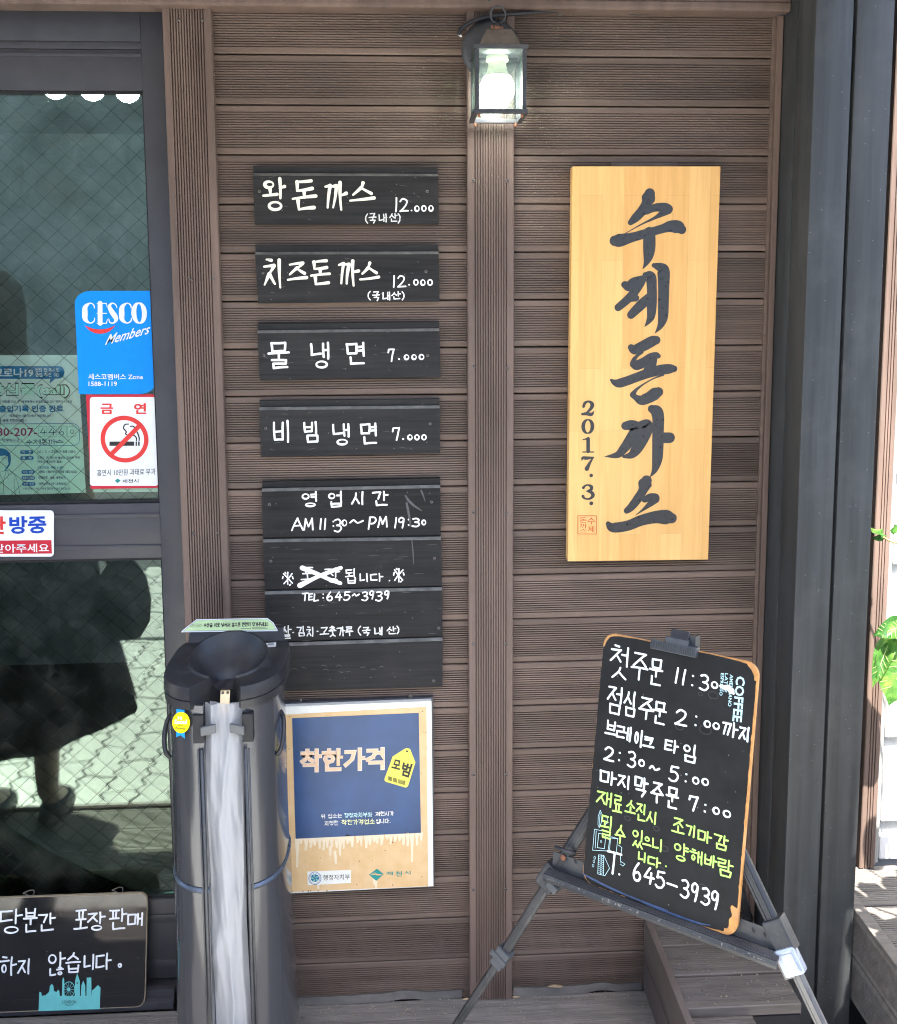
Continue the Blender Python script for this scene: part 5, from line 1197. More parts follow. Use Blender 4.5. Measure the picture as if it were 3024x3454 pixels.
def loft(name, levels, m, notch=0.075, smooth=True):
    secs = [section(hx, hf, hb) for (z, hx, hf, hb) in levels]; n = min(len(s) for s in secs)
    # resample each section to the same number of points
    def res(s, k):
        L = [0]; 
        for a, c in zip(s[:-1], s[1:]): L.append(L[-1] + math.hypot(c[0] - a[0], c[1] - a[1]))
        out = []; j = 0
        for i in range(k):
            d = L[-1]*i/(k - 1)
            while j < len(L) - 2 and L[j + 1] < d: j += 1
            t = (d - L[j])/(L[j + 1] - L[j] or 1); out.append((s[j][0] + (s[j + 1][0] - s[j][0])*t, s[j][1] + (s[j + 1][1] - s[j][1])*t))
        return out
    K = 64; b = MB()
    for (z, hx, hf, hb), s in zip(levels, secs):
        q = res(s, K)
        q = [(SX + SL, q[0][1] + notch)] + q + [(SX - SL, q[-1][1] + notch)]
        b.v += [Vector((mx + x, my + yv, z)) for x, yv in q]
    W = K + 2
    for i in range(len(levels) - 1):
        for k in range(W):
            k2 = (k + 1) % W; b.f.append((i*W + k, i*W + k2, (i + 1)*W + k2, (i + 1)*W + k))
    b.f.append(tuple(reversed(range(W)))); b.f.append(tuple((len(levels) - 1)*W + k for k in range(W)))
    o = b.build(name, m, um); fix_normals(o); shade_auto(o, 35); return o
loft('body', [(0.03, 0.128, 0.150, 0.115), (0.10, 0.120, 0.142, 0.11), (0.20, 0.1145, 0.137, 0.105), (0.34, 0.111, 0.134, 0.10), (0.485, 0.1105, 0.133, 0.10), (0.500, 0.1105, 0.133, 0.10)], M['gloss_body'])
loft('body_upper', [(0.5105, 0.1075, 0.130, 0.10), (0.60, 0.1065, 0.129, 0.10), (0.80, 0.1065, 0.128, 0.10), (0.862, 0.1065, 0.128, 0.10)], M['gloss_body'])
loft('seam_band', [(0.5005, 0.1104, 0.1329, 0.1), (0.504, 0.1112, 0.1338, 0.1005), (0.5085, 0.1080, 0.1305, 0.1)], M['blue_seam'])
loft('base_foot', [(0.002, 0.150, 0.165, 0.118), (0.020, 0.148, 0.163, 0.117), (0.032, 0.130, 0.152, 0.115)], M['black_plastic'])
yfr = my - 0.1290
for sx, w in ((SX - SL - 0.0045, 0.003), (SX + SL + 0.0045, 0.003), (SX - SL - 0.0105, 0.0016), (SX + SL + 0.0105, 0.0016)):
    b = MB(); b.tube([(mx + sx, yfr - 0.0055, 0.04), (mx + sx, yfr - 0.0045, 0.50), (mx + sx, yfr - 0.0005, 0.515), (mx + sx, yfr - 0.0002, 0.78)], w, 8); b.build('slot_edge', M['lamp_metal'], um, True)
b = MB(); b.box(mx + SX - SL + 0.001, mx + SX + SL - 0.001, my - 0.055, my - 0.050, 0.03, 0.86); b.build('slot_back', M['rubber'], um)
# lid: a horseshoe-shaped cover round a bowl that opens towards the slot
LZ = 0.900; K = 72; b = MB()
lev = [(0.856, 0.995, 0.0), (0.857, 1.03, 0.0), (0.872, 1.035, 0.0), (0.873, 1.02, 0.0), (0.874, 1.02, 0.0), (0.876, 1.04, 0.0), (0.893, 1.035, 0.0), (0.8985, 1.02, 0.0), (LZ, 0.985, 0.0)]
bc = (mx + SX*0.5, my - 0.020)
gap = 0.33
angs = [-PI/2 + gap + (2*PI - 2*gap)*k/(K - 1) for k in range(K)]
def sup(a, hx, hf, hb, e=2.6):
    c, s = math.cos(a), math.sin(a); r = (abs(c/hx)**e + abs(s/(hb if s > 0 else hf))**e)**(-1/e); return (r*c, r*s)
rows = []
for (z, f, _) in lev:
    rows.append([Vector((mx + x*f, my + yv*f, z)) for x, yv in (sup(a, 0.110, 0.134, 0.115, 2.7 if math.sin(a) < 0 else 2.7 + 3.5*math.sin(a)**0.7) for a in angs)])
def bowlr(a): return 0.0735*(1 - 0.02*math.sin(a))
def rim(a): return LZ + 0.003 + 0.036*((1 + math.sin(a))/2)**1.3
rows.append([Vector((bc[0] + (bowlr(a) + 0.010)*math.cos(a), bc[1] + (bowlr(a) + 0.010)*math.sin(a), LZ + 0.001)) for a in angs])
rows.append([Vector((bc[0] + (bowlr(a) + 0.003)*math.cos(a), bc[1] + (bowlr(a) + 0.003)*math.sin(a), rim(a) - 0.004)) for a in angs])
rows.append([Vector((bc[0] + bowlr(a)*math.cos(a), bc[1] + bowlr(a)*math.sin(a), rim(a))) for a in angs])
for (rf, dz) in ((0.97, 0.001), (0.88, 0.014), (0.72, 0.030), (0.50, 0.044), (0.34, 0.056), (0.28, 0.070)):
    rows.append([Vector((bc[0] + bowlr(a)*rf*math.cos(a), bc[1] - 0.010*(1 - rf) + bowlr(a)*rf*math.sin(a), rim(a) - dz*(1.0 + 0.25*max(0, math.sin(a))))) for a in angs])
for r_ in rows: b.v += r_
for i in range(len(rows) - 1):
    for k in range(K - 1): b.f.append((i*K + k, i*K + k + 1, (i + 1)*K + k + 1, (i + 1)*K + k))
nr = len(rows)
b.f.append(tuple(i*K for i in range(nr))); b.f.append(tuple(i*K + K - 1 for i in reversed(range(nr))))
lid = fix_normals(b.build('lid', M['black_plastic'], um)); shade_auto(lid, 32)
# back riser with the printed label
RY = my + 0.108
b = MB(); b.prism([(mx - 0.098, RY - 0.016, 0.895), (mx + 0.098, RY - 0.016, 0.895), (mx + 0.094, RY - 0.006, 0.925), (mx - 0.094, RY - 0.006, 0.925)], [(mx - 0.098, RY, 0.895), (mx + 0.098, RY, 0.895), (mx + 0.094, RY + 0.001, 0.925), (mx - 0.094, RY + 0.001, 0.925)])
fix_normals(b.build('back_riser', M['black_plastic'], um))
U1 = crop(540, 2060, 3.982)
UP = Plane((mx, RY - 0.0185, 0.9045), (1, 0, 0), (0, 0.42, 0.9))
lab = sheet('label_plate', UP, U1, [(280, 288), (300, 262), (490, 114), (1440, 98), (1520, 160), (1578, 264), (1560, 272)], M['white_plastic'], um, 0.002, -0.002)
M['label_mint'] = flat('label_mint', (0.55, 0.72, 0.36), 0.4, 0.2, nscale=8)
sheet('label_field', UP, U1, [(318, 270), (498, 130), (1432, 114), (1508, 172), (1556, 256)], M['label_mint'], um, 0.0003, 0.0002)
ink = Ink(UP, 0.0008)
fine_print(ink, U1, '우산을 위로 넣어서 앞으로 천천히 당겨주세요!', [(588, 168), (1458, 150), (1452, 206), (580, 222)], 0.13)
ink.line(U1, [(310, 274), (496, 126), (1434, 110), (1512, 170), (1562, 258), (310, 274)], 4); ink.ring(U1, 482, 198, 82, 20, 4); ink.line(U1, [(425, 202), (470, 192), (490, 202), (540, 192)], 4)
ink.line(U1, [(1090, 240), (1220, 238)], 5); ink.line(U1, [(1235, 226), (1420, 222)], 4); ink.line(U1, [(1235, 240), (1440, 236)], 4); ink.build('label_print', M['ink_dark'], um)
# small white barcode sticker on the lid
pl = Plane((mx + 0.078, my + 0.03, LZ + 0.0010), (1, 0, 0.0), (0.0, 1, 0.0)); 
TP = Plane((mx, my, LZ + 0.0006), (1, 0, 0), (0, 1, 0)); TP.n = Vector((0, 0, 1))
sheet('barcode_sticker', TP, U1, [(1420, 436), (1558, 426), (1552, 482), (1412, 492)], M['white_plastic'], um, 0.0004)
ink = Ink(TP, 0.0008)
for k in range(10): ink.shape(U1, [(1444 + k*8.4, 444), (1448 + k*8.4, 444), (1447 + k*8.4, 468), (1443 + k*8.4, 468)])
ink.build('barcode', M['ink_dark'], um)
# brass tongue, levers, sleeve
TQ = wall_plane(my - 0.070)
M['brass'] = surf('brass_tongue', (0.62, 0.48, 0.28), 0.3, 0.15, metal=0.6)
b = MB(); tx = mx + SX + 0.001
b.prism([(tx - 0.0085, my - 0.100, 0.878), (tx + 0.0085, my - 0.100, 0.878), (tx + 0.0085, my - 0.116, 0.842), (tx - 0.0085, my - 0.116, 0.842)], [(tx - 0.0085, my - 0.098, 0.879), (tx + 0.0085, my - 0.098, 0.879), (tx + 0.0085, my - 0.114, 0.841), (tx - 0.0085, my - 0.114, 0.841)])
fix_normals(b.build('brass_tongue', M['brass'], um))
for sx in (-0.0045, 0.0045):
    b = MB(); b.lathe([(0.0, 0.003), (0.0022, 0.002), (0.0028, 0.0)], (tx + sx, my - 0.1015, 0.875), (0, -0.9, 0.4), 12); b.build('rivet', M['screw'], um, True)
for sg in (-1, 1):
    b = MB(); b.obox((mx + SX + sg*0.026, my - 0.131, 0.818), Vector((1, -0.25*sg, -0.10*sg)).normalized(), Vector((0.25*sg, 1, 0)).normalized(), (0, 0, 1), 0.014, 0.003, 0.0085, 0.002); b.build('sleeve_lever', M['grey_lever'], um)
    b = MB(); b.box(mx + SX + sg*(SL + 0.009) - 0.010, mx + SX + sg*(SL + 0.009) + 0.010, my - 0.1305, my - 0.112, 0.792, 0.846, 0.002); b.build('lever_recess_shade', M['rubber'], um)  # flat black block paints the shade inside the opening beside each lever
def handle(sg):
    b = MB(); X0 = mx + sg*0.104
    pts = [(X0 - sg*0.004, my - 0.072, 0.738), (X0 + sg*0.004, my - 0.074, 0.752), (X0 + sg*0.008, my - 0.062, 0.775), (X0 + sg*0.006, my - 0.046, 0.798), (X0 - sg*0.001, my - 0.035, 0.808)]
    q = [Vector(p) for p in pts]; b.tube([(p[0], p[1], p[2]) for p in smooth_line([tuple(v) for v in q], 5)], 0.0044, 8); b.build('handle', M['black_plastic'], um, True)
handle(-1); handle(1)
m, nt, bs = new_mat('clear_sleeve')
bs.inputs['Base Color'].default_value = (0.55, 0.565, 0.60, 1); bs.inputs['Roughness'].default_value = 0.25; bs.inputs['Specular IOR Level'].default_value = 0.6
tr = nt.nodes.new('ShaderNodeBsdfTranslucent'); tr.inputs['Color'].default_value = (0.55, 0.57, 0.62, 1); tp = nt.nodes.new('ShaderNodeBsdfTransparent')
m1 = nt.nodes.new('ShaderNodeMixShader'); m1.inputs[0].default_value = 0.35; m2 = nt.nodes.new('ShaderNodeMixShader'); m2.inputs[0].default_value = 0.28
nt.links.new(bs.outputs[0], m1.inputs[1]); nt.links.new(tr.outputs[0], m1.inputs[2]); nt.links.new(m1.outputs[0], m2.inputs[1]); nt.links.new(tp.outputs[0], m2.inputs[2]); nt.links.new(m2.outputs[0], nt.nodes['Material Output'].inputs['Surface'])
NX, NZ = 34, 120
def sleeve(yoff, xa, xb, z0, z1, seed, amp, name):
    b = MB()
    for j in range(NZ + 1):
        t = j/NZ; z = z1 + (z0 - z1)*t
        for i in range(NX + 1):
            s = i/NX; wdt = 1 - 0.10*math.sin(PI*t)*0.5
            x = mx + SX + xa + (xb - xa)*(0.5 + (s - 0.5)*wdt) + 0.004*math.sin(3*t + seed)
            f = noise.fractal(Vector((s*1.5 + seed + t*1.6, t*2.6 - s*1.7, seed)), 0.9, 2.0, 3)
            ridge = abs(noise.noise(Vector((s*1.7 + t*2.0 + seed, t*1.8 - s*1.2, 2.1))))
            crk = abs(noise.noise(Vector((s*5.0 - t*6.0 + seed, t*16.0 + s*3.0, 5.5)))); yv = my + yoff - 0.010*math.sin(PI*s) + amp*f + amp*2.4*ridge + amp*0.22*crk
            b.v.append(Vector((x, yv, z)))
    for j in range(NZ):
        for i in range(NX):
            a = j*(NX + 1) + i; b.f.append((a, a + 1, a + NX + 2, a + NX + 1))
    o = b.build(name, m, um, True); return o
sleeve(-0.118, -0.034, 0.034, 0.16, 0.862, 3.3, 0.0075, 'plastic_sleeve')
sleeve(-0.100, -0.030, 0.033, 0.15, 0.858, 9.1, 0.006, 'plastic_sleeve')
# award sticker on the left panel
AP = Plane((mx - 0.083, my - 0.1150, 0.72), Vector((1, -0.36, 0)), (0, 0, 1))
ink = Ink(AP, 0.0022); ink.shape(U1, [(228, 1310), (335, 1328), (335, 1450), (228, 1440)]); ink.shape(U1, [(226, 1590), (338, 1600), (340, 1710), (282, 1662), (224, 1688)]); ink.build('award_ribbon', M['cesco_blue'], um)
ink = Ink(AP, 0.0028); ink.shape(U1, [(292 + 118*math.cos(a), 1492 + 143*math.sin(a)) for a in [k*2*PI/28 for k in range(28)]]); ink.build('award_disc', flat('award_yellow', (0.86, 0.72, 0.0), 0.4), um)
ink = Ink(AP, 0.0034); print_text(ink, U1, 'Hi', rect(250, 1408, 308, 1450), 0.04); print_text(ink, U1, 'Seoul', rect(205, 1448, 372, 1510), 0.04); ink.build('award_print', M['white_plastic'], um)
ink = Ink(AP, 0.0034); print_text(ink, U1, '2020', rect(246, 1520, 318, 1540), 0.01); print_text(ink, U1, 'Awards', [(214, 1545), (352, 1556), (350, 1586), (212, 1574)], 0.02); ink.build('award_print', M['ink_dark'], um)
# stone weight at the foot of the slot
b = MB(); b.box(mx + SX - 0.004, mx + SX + 0.031, my - 0.160, my - 0.058, 0.034, 0.215, 0.006); tag(b.build('stone_block', M['concrete']), 'rough grey stone block propped in the slot of the bag dispenser', 'stone')
# ================================================================== CHALKBOARD ON A TRIPOD EASEL
EB = Vector((0.432, -0.5059, 0.5468)); eyaw, elean = 0.6475, 0.184
et = Vector((math.cos(eyaw), -math.sin(eyaw), 0)); enb = Vector((math.sin(eyaw), math.cos(eyaw), 0))
eup = Vector((0, 0, 1))*math.cos(elean) + enb*math.sin(elean)
EP = Plane(EB, et, eup); en = EP.n
E3 = crop(1980, 2100, 2.987); E4 = crop(1940, 2600, 2.89); E7 = crop(1750, 2700, 3.584); E8 = crop(2450, 2900, 3.695)
ez = thing('display_easel', 'dark metal tripod easel with a ribbed ledge, holding the handwritten chalkboard', 'easel', (0.42, -0.45, 0.002))
M['easel'] = surf('easel_metal', (0.032, 0.035, 0.041), 0.42, 0.15, (14, 14, 14), 2.0, metal=0.35, spec=0.5, speck=0.25, dirt=0.25, dirt_col=(0.2, 0.2, 0.2))
M['easel_light'] = surf('easel_inner_tube', (0.15, 0.148, 0.15), 0.35, 0.1, (14, 14, 14), 2.0, metal=0.6)
M['clamp_silver'] = surf('silver_clamp', (0.36, 0.40, 0.47), 0.28, 0.08, metal=0.3)
M['clamp_grey'] = surf('grey_clamp', (0.060, 0.066, 0.076), 0.38, 0.12, metal=0.2)
def E(x, y, off=-0.016): return EP.px(x, y, off)
Lk = [E(1967.6, 2783.7, -0.020), E(1805.8, 3048.8, -0.020), E(1550, 3433, -0.020)]
Ldir = (Lk[2] - Lk[0]).normalized(); Lfoot = Lk[2] + Ldir*((Lk[2].z - 0.012)/-Ldir.z)
Rk = [E(2563.7, 3021.8, -0.020), E(2736.9, 3387, -0.020)]
Rdir = (Rk[1] - Rk[0]).normalized(); Rfoot = Rk[1] + Rdir*((Rk[1].z + 0.092)/-Rdir.z)
apex = EB + eup*0.40 - en*0.030
Ltop = Lk[0] - Ldir*0.31; Rtop = Rk[0] - Rdir*0.34
def leg(name, a, c, r, m, fl=True):
    d = (c - a).normalized(); s_ = d.cross(en).normalized(); w = d.cross(s_)
    b = MB(); n = 14; loopA = []; loopB = []
    for k in range(n):
        an = 2*PI*k/n; rr_ = r*(1.0 + (0.05 if k % 4 == 0 else -0.02)); o = s_*math.cos(an)*rr_ + w*math.sin(an)*rr_*0.8; loopA.append(a + o); loopB.append(c + o)
    b.prism(loopA, loopB)
    if fl:
        for sg in (-0.35, 0.35):   # raised ribs of the extruded tube
            b.obox((a + c)/2 + en*r*0.76 + s_*sg*r*1.1, d, s_, w, (c - a).length/2, r*0.10, r*0.10)
    return fix_normals(b.build(name, m, ez))
knL = Lk[1]; knL2 = E(1692, 3226, -0.020)
leg('upper_leg', Ltop, E(1852, 2972, -0.020), 0.0120, M['easel'])
leg('middle_leg', E(1858, 2962, -0.020), knL2, 0.0098, M['easel']); leg('lower_leg', knL2 - Ldir*0.02, Lfoot, 0.0080, M['easel'])
kR = E(2672, 3250, -0.020)
leg('upper_leg', Rtop, kR, 0.0128, M['easel']); leg('middle_leg', kR - Rdir*0.02, kR + Rdir*0.30, 0.0102, M['easel_light']); leg('lower_leg', kR + Rdir*0.28, Rfoot, 0.0082, M['easel'])
bfoot = Vector((0.783, -0.030, 0.184)); bm_ = EB + eup*0.36 - en*0.045
leg('back_leg', bm_, bfoot, 0.0105, M['easel'], False)
b = MB(); b.obox(bm_ + (bfoot - bm_)*0.72, (bfoot - bm_).normalized(), et, en, 0.014, 0.013, 0.013, 0.003); b.build('leg_clamp', M['clamp_grey'], ez)
for p, d in ((Lfoot, Ldir), (Rfoot, Rdir), (bfoot, (bfoot - bm_).normalized())):
    b = MB(); b.tube([p - d*0.020, p - d*0.002, p + d*0.008], [0.0095, 0.011, 0.009], 12); b.build('rubber_foot', M['rubber'], ez, True)
b = MB(); b.obox(EB + eup*0.385 - en*0.028, et, eup, en, 0.045, 0.03, 0.012, 0.004); b.build('head_bracket', M['easel'], ez)
b = MB(); b.obox(EB + eup*0.415 - en*0.016, et, eup, en, 0.008, 0.036, 0.004, 0.001); b.build('centre_bar', M['easel'], ez)
def clampbox(c, d, hw, m, name, hl=0.014, hd=0.011):
    s_ = d.cross(en).normalized(); w = d.cross(s_).normalized(); b = MB(); b.obox(c, d, s_, w, hl, hw, hd, 0.003); return b.build(name, m, ez)
clampbox(knL2 - Ldir*0.010, Ldir, 0.0145, M['clamp_grey'], 'leg_clamp', 0.010, 0.013); clampbox(knL2 + Ldir*0.012, Ldir, 0.0135, M['clamp_grey'], 'leg_clamp', 0.009, 0.013)
b = MB(); s_ = Ldir.cross(en).normalized(); b.obox(knL2 + en*0.012 + s_*0.002, Ldir, s_, en, 0.006, 0.018, 0.003, 0.0015); b.build('clamp_lever', M['clamp_grey'], ez)
cL = E(1856, 2955, -0.018); clampbox(cL, Ldir, 0.018, M['easel'], 'ledge_bracket', 0.024, 0.013)
clampbox(E(1868, 2985, -0.012), Ldir, 0.012, M['clamp_grey'], 'ledge_clamp', 0.008, 0.014)
b = MB(); pL = E(1905, 2868, -0.010); b.tube([pL + (Vector((0, 0, 0)) + et*0.019*math.cos(a) - Ldir*0.006*math.sin(a) + en*0.012*math.sin(a)) for a in [k*2*PI/16 for k in range(16)]], 0.0035, 8, closed=True); b.build('collar', M['easel'], ez, True)
clampbox(E(2632, 3150, -0.020), Rdir, 0.0165, M['easel'], 'leg_collar', 0.026, 0.016)
sv = E(2665, 3238, -0.012); s_ = Rdir.cross(en).normalized()
b = MB(); b.obox(sv, Rdir, s_, en, 0.021, 0.017, 0.012, 0.005); b.build('silver_clamp', M['clamp_silver'], ez)
b = MB(); b.obox(sv + s_*0.012 + Rdir*0.008 - en*0.004, Rdir, s_, en, 0.016, 0.010, 0.009, 0.002); b.build('clamp_grey_part', M['easel_light'], ez)
b = MB(); b.obox(sv + en*0.0125 - s_*0.002, Rdir, s_, en, 0.013, 0.010, 0.0012, 0.001); b.build('clamp_face', M['clamp_silver'], ez)
# ribbed ledge that carries the board
la, lb_ = EP.uv(1846, 2920), EP.uv(2628, 3212)
u0, u1 = la[0], lb_[0]; vb = (la[1] + lb_[1])/2 - 0.004
pr = [(-0.022, 0.000), (-0.022, -0.003)]
prof = [(0.0, vb), (0.004, vb), (0.0055, vb - 0.0016), (0.008, vb - 0.0006), (0.0095, vb - 0.0024), (0.012, vb - 0.0016), (0.0135, vb - 0.0034), (0.016, vb - 0.0026), (0.0175, vb - 0.0044), (0.020, vb - 0.0036), (0.0215, vb - 0.0055), (0.025, vb - 0.005), (0.0262, vb - 0.0125), (0.0235, vb - 0.0185), (0.021, vb - 0.0185), (0.022, vb - 0.0115), (0.0, vb - 0.006)]
b = MB(); b.prism([EP.at(u0, v_, d_ - 0.010) for d_, v_ in prof], [EP.at(u1, v_, d_ - 0.010) for d_, v_ in prof]); fix_normals(b.build('ledge', M['easel'], ez))
b = MB(); n = 40; rr = random.Random(4)
for k in range(70):
    u = u0 + (u1 - u0)*rr.random(); w_ = rr.uniform(.001, .006)
    b.poly([EP.at(u, vb - 0.0052 - rr.uniform(0, .006), 0.0161), EP.at(u + w_, vb - 0.0058 - rr.uniform(0, .006), 0.0162), EP.at(u + w_*.6, vb - 0.0072 - rr.uniform(0, .006), 0.0163)])
b.build('chipped_paint', M['easel_light'], ez)['kind'] = 'stuff'
# upright flange with pear-shaped holes behind the board
b = MB(); b.box(u0 + 0.004, u1 - 0.002, 0, 0.0018, 0, 0.030); vv = [EP.at(p.x, vb + p.z - 0.001, -0.0130 + p.y) for p in b.v]; fix_normals(obj('ledge_flange', vv, b.f, M['easel'], ez))
ink = Ink(EP, -0.0105)
for (cf, x, y) in ((E7, 532, 712), (E7, 645, 752), (E7, 755, 795), (E8, 305, 905), (E8, 448, 960), (E8, 595, 1015)):
    ink.brush(cf, [(x - 8, y - 26, 18), (x, y, 30), (x + 12, y + 26, 20)], 4)
ink.build('flange_hole', M['rubber'], ez)
for (cf, x, y) in ((E7, 530, 690), (E8, 590, 985)):
    p = EP.px(*cf(x, y), -0.008); b = MB(); b.lathe([(0.0, 0.003), (0.004, 0.002), (0.0055, 0.0)], p, en, 14); b.build('rivet', M['rust'], ez, True)
# spring clip gripping the top edge
kt = EP.uv(2292, 2185); tv = kt[1]
ku, _ = EP.uv(2277, 2180)
b = MB(); b.obox(EP.at(ku, 0.4489 - 0.001, 0.003), et, eup, en, 0.0415, 0.0085, 0.010, 0.002); b.build('clip_jaw', M['clamp_grey'], ez)
b = MB()
for k in range(26):
    uu = ku - 0.039 + k*0.0031; b.obox(EP.at(uu, 0.4489 - 0.001, 0.0134), et, eup, en, 0.0006, 0.0068, 0.0006)
b.build('clip_rib', M['easel'], ez)
u2, v2 = EP.uv(2300, 2150)
cb_d = (eup*0.8 - en*0.6).normalized()
b = MB(); b.obox(EP.at(u2 - 0.004, 0.4489 + 0.016, 0.002), et, (eup*0.9 - en*0.43).normalized(), (en*0.9 + eup*0.43).normalized(), 0.0165, 0.0145, 0.003, 0.0015); b.build('clip_lever', M['easel'], ez)
b = MB(); b.obox(EP.at(u2 - 0.006, 0.4489 + 0.011, 0.006), et, eup, en, 0.021, 0.006, 0.006, 0.0025); b.build('clip_hinge', M['clamp_grey'], ez)
b = MB(); b.obox(EP.at(u2 + 0.018, 0.4489 + 0.011, -0.012), et, eup, en, 0.006, 0.013, 0.012, 0.0015); b.build('clip_side', M['easel'], ez)
# the board itself
cbd = thing('chalkboard', 'black chalkboard with worn orange edges and white and lime handwriting, on the easel', 'chalkboard', tuple(EB))
W2, H2, RC = 0.140, 0.4489, 0.022
def rr_uv(w, h0, h1, r, n=8):
    o = []
    for (cx, cy, a) in ((w - r, h0 + r, -PI/2), (w - r, h1 - r, 0), (-w + r, h1 - r, PI/2), (-w + r, h0 + r, PI)):
        o += [(cx + r*math.cos(a + k*PI/2/n), cy + r*math.sin(a + k*PI/2/n)) for k in range(n + 1)]
    return o
M['worn_mdf'] = surf('worn_orange_edge', (0.50, 0.24, 0.075), 0.75, 0.25, (40, 40, 40), 1.5, dirt=0.5, dirt_col=(0.42, 0.32, 0.24), bmp=0.4)
M['chalk_black'] = surf('chalkboard_black', (0.0125, 0.013, 0.014), 0.45, 0.25, (12, 12, 12), 2.0, speck=0.3, bmp=0, dirt=0.4, dirt_col=(0.026, 0.027, 0.028), spec=0.14)
lo = rr_uv(W2, 0.0, H2, RC)
b = MB(); b.prism([EP.at(u, v, -0.009) for u, v in lo], [EP.at(u, v, 0.0) for u, v in lo]); fix_normals(b.build('board', M['worn_mdf'], cbd))
rr = random.Random(9); dense = []
for i in range(len(lo)):
    a, c = lo[i], lo[(i + 1) % len(lo)]; L = math.hypot(c[0] - a[0], c[1] - a[1]); k = max(1, int(L/0.004))
    for j in range(k): dense.append((a[0] + (c[0] - a[0])*j/k, a[1] + (c[1] - a[1])*j/k))
face = []
for (u, v) in dense:
    nz = noise.noise(Vector((u*90, v*90, 3.0))); nz2 = noise.noise(Vector((u*30, v*30, 7.0)))
    ins = 0.0003 + 0.0009*max(0, nz - 0.1) + 0.0008*max(0, nz2)
    cu, cv = u/W2, (v - H2/2)/(H2/2)
    if cu > 0.9: ins += 0.0022 + 0.0012*abs(nz)
    if cu > 0.6 and cv < -0.8: ins += 0.009*max(0, (cu - 0.6)/0.4)*(0.6 + abs(nz))
    if cv > 0.9 and abs(cu) > 0.6: ins += 0.0030*(abs(cu) - 0.6)/0.4 + 0.001*abs(nz)
    if cv < -0.95 and cu < -0.4: ins += 0.003*abs(nz)
    s1 = 1 - ins/W2; face.append((u*s1, H2/2 + (v - H2/2)*(1 - ins/(H2/2))))
b = MB(); b.prism([EP.at(u, v, 0.0001) for u, v in face], [EP.at(u, v, 0.0007) for u, v in face]); fix_normals(b.build('writing_face', M['chalk_black'], cbd))
M['blue_smear'] = flat('blue_smear', (0.035, 0.065, 0.15), 0.5, 0.3)
ink = Ink(EP, 0.0008); ink.brush(E7, [(770, 880, 10), (900, 950, 22), (1100, 1050, 24), (1350, 1160, 22), (1792, 1330, 22)], 5); ink.brush(E4, [(650, 1270, 24), (900, 1375, 24), (1200, 1480, 18), (1320, 1500, 6)], 4); ink.build('blue_smear', M['blue_smear'], cbd)
ink = Ink(EP, 0.0008); rr = random.Random(12)
for (cf, x, y, r_) in ((E3, 1270, 730, 50), (E3, 1140, 720, 22), (E3, 1190, 1080, 60), (E3, 930, 1050, 40), (E4, 510, 460, 30), (E4, 790, 560, 30), (E4, 870, 755, 35), (E4, 830, 960, 40), (E4, 1240, 1130, 40)): ink.ring(cf, x, y, r_, r_*.7, 9)
ink.build('erased_mark', flat('erased_mark', (0.030, 0.031, 0.033), 0.5), cbd)
ink = Ink(EP, 0.0013)
W1 = [('첫', 328, 398, 190, 310), ('주', 530, 440, 170, 262), ('문', 693, 502, 132, 262), ('1', 905, 528, 60, 150), ('1', 978, 548, 60, 150), (':', 1062, 582, 44, 120), ('3', 1180, 602, 90, 152), ('0', 1285, 626, 84, 84),
      ('점', 280, 780, 150, 268), ('심', 435, 816, 125, 240), ('주', 598, 862, 150, 208), ('문', 730, 912, 128, 222), ('2', 950, 956, 118, 150), (':', 1095, 986, 50, 110), ('0', 1212, 1020, 84, 84), ('0', 1302, 1040, 84, 84), ('까', 1440, 1072, 150, 140), ('지', 1590, 1118, 108, 140),
      ('브', 240, 1078, 108, 165), ('레', 370, 1108, 150, 135), ('이', 520, 1162, 96, 158), ('크', 620, 1215, 110, 122), ('타', 850, 1240, 138, 118), ('임', 1035, 1312, 150, 178),
      ('2', 225, 1322, 100, 128), (':', 325, 1346, 46, 92), ('3', 450, 1376, 84, 150), ('0', 550, 1412, 78, 84), ('~', 680, 1466, 98, 50), ('5', 876, 1520, 96, 150), (':', 996, 1560, 50, 92), ('0', 1095, 1590, 84, 86), ('0', 1190, 1602, 86, 86)]
hand(ink, E3, W1, 20, 0.02, 0.02)
for (x, y, w_) in ((1370, 650, 40), (1425, 655, 60), (1455, 690, 70)): ink.brush(E3, [(x - 30, y - 15, w_*.5), (x, y, w_), (x + 18, y + 20, w_*.4)], 4)
ink.build('white_writing', M['marker_white'], cbd)
ink = Ink(EP, 0.0013)
hand(ink, E4, [('마', 320, 62, 168, 118), ('지', 482, 102, 130, 118), ('막', 640, 152, 130, 178), ('주', 800, 210, 120, 188), ('문', 945, 266, 118, 200), ('7', 1150, 312, 105, 140), (':', 1265, 360, 48, 84), ('0', 1375, 386, 82, 86), ('0', 1480, 416, 92, 84),
               ('T', 375, 895, 140, 205), ('.', 430, 1005, 16, 16), ('6', 605, 980, 78, 170), ('4', 720, 1016, 100, 148), ('5', 830, 1056, 88, 160), ('-', 945, 1108, 96, 20), ('3', 1070, 1146, 80, 168), ('9', 1165, 1178, 74, 170), ('3', 1270, 1220, 84, 158), ('9', 1360, 1256, 78, 170)], 20, 0.02, 0.0)
ink.build('white_writing', M['marker_white'], cbd)
ink = Ink(EP, 0.0013)
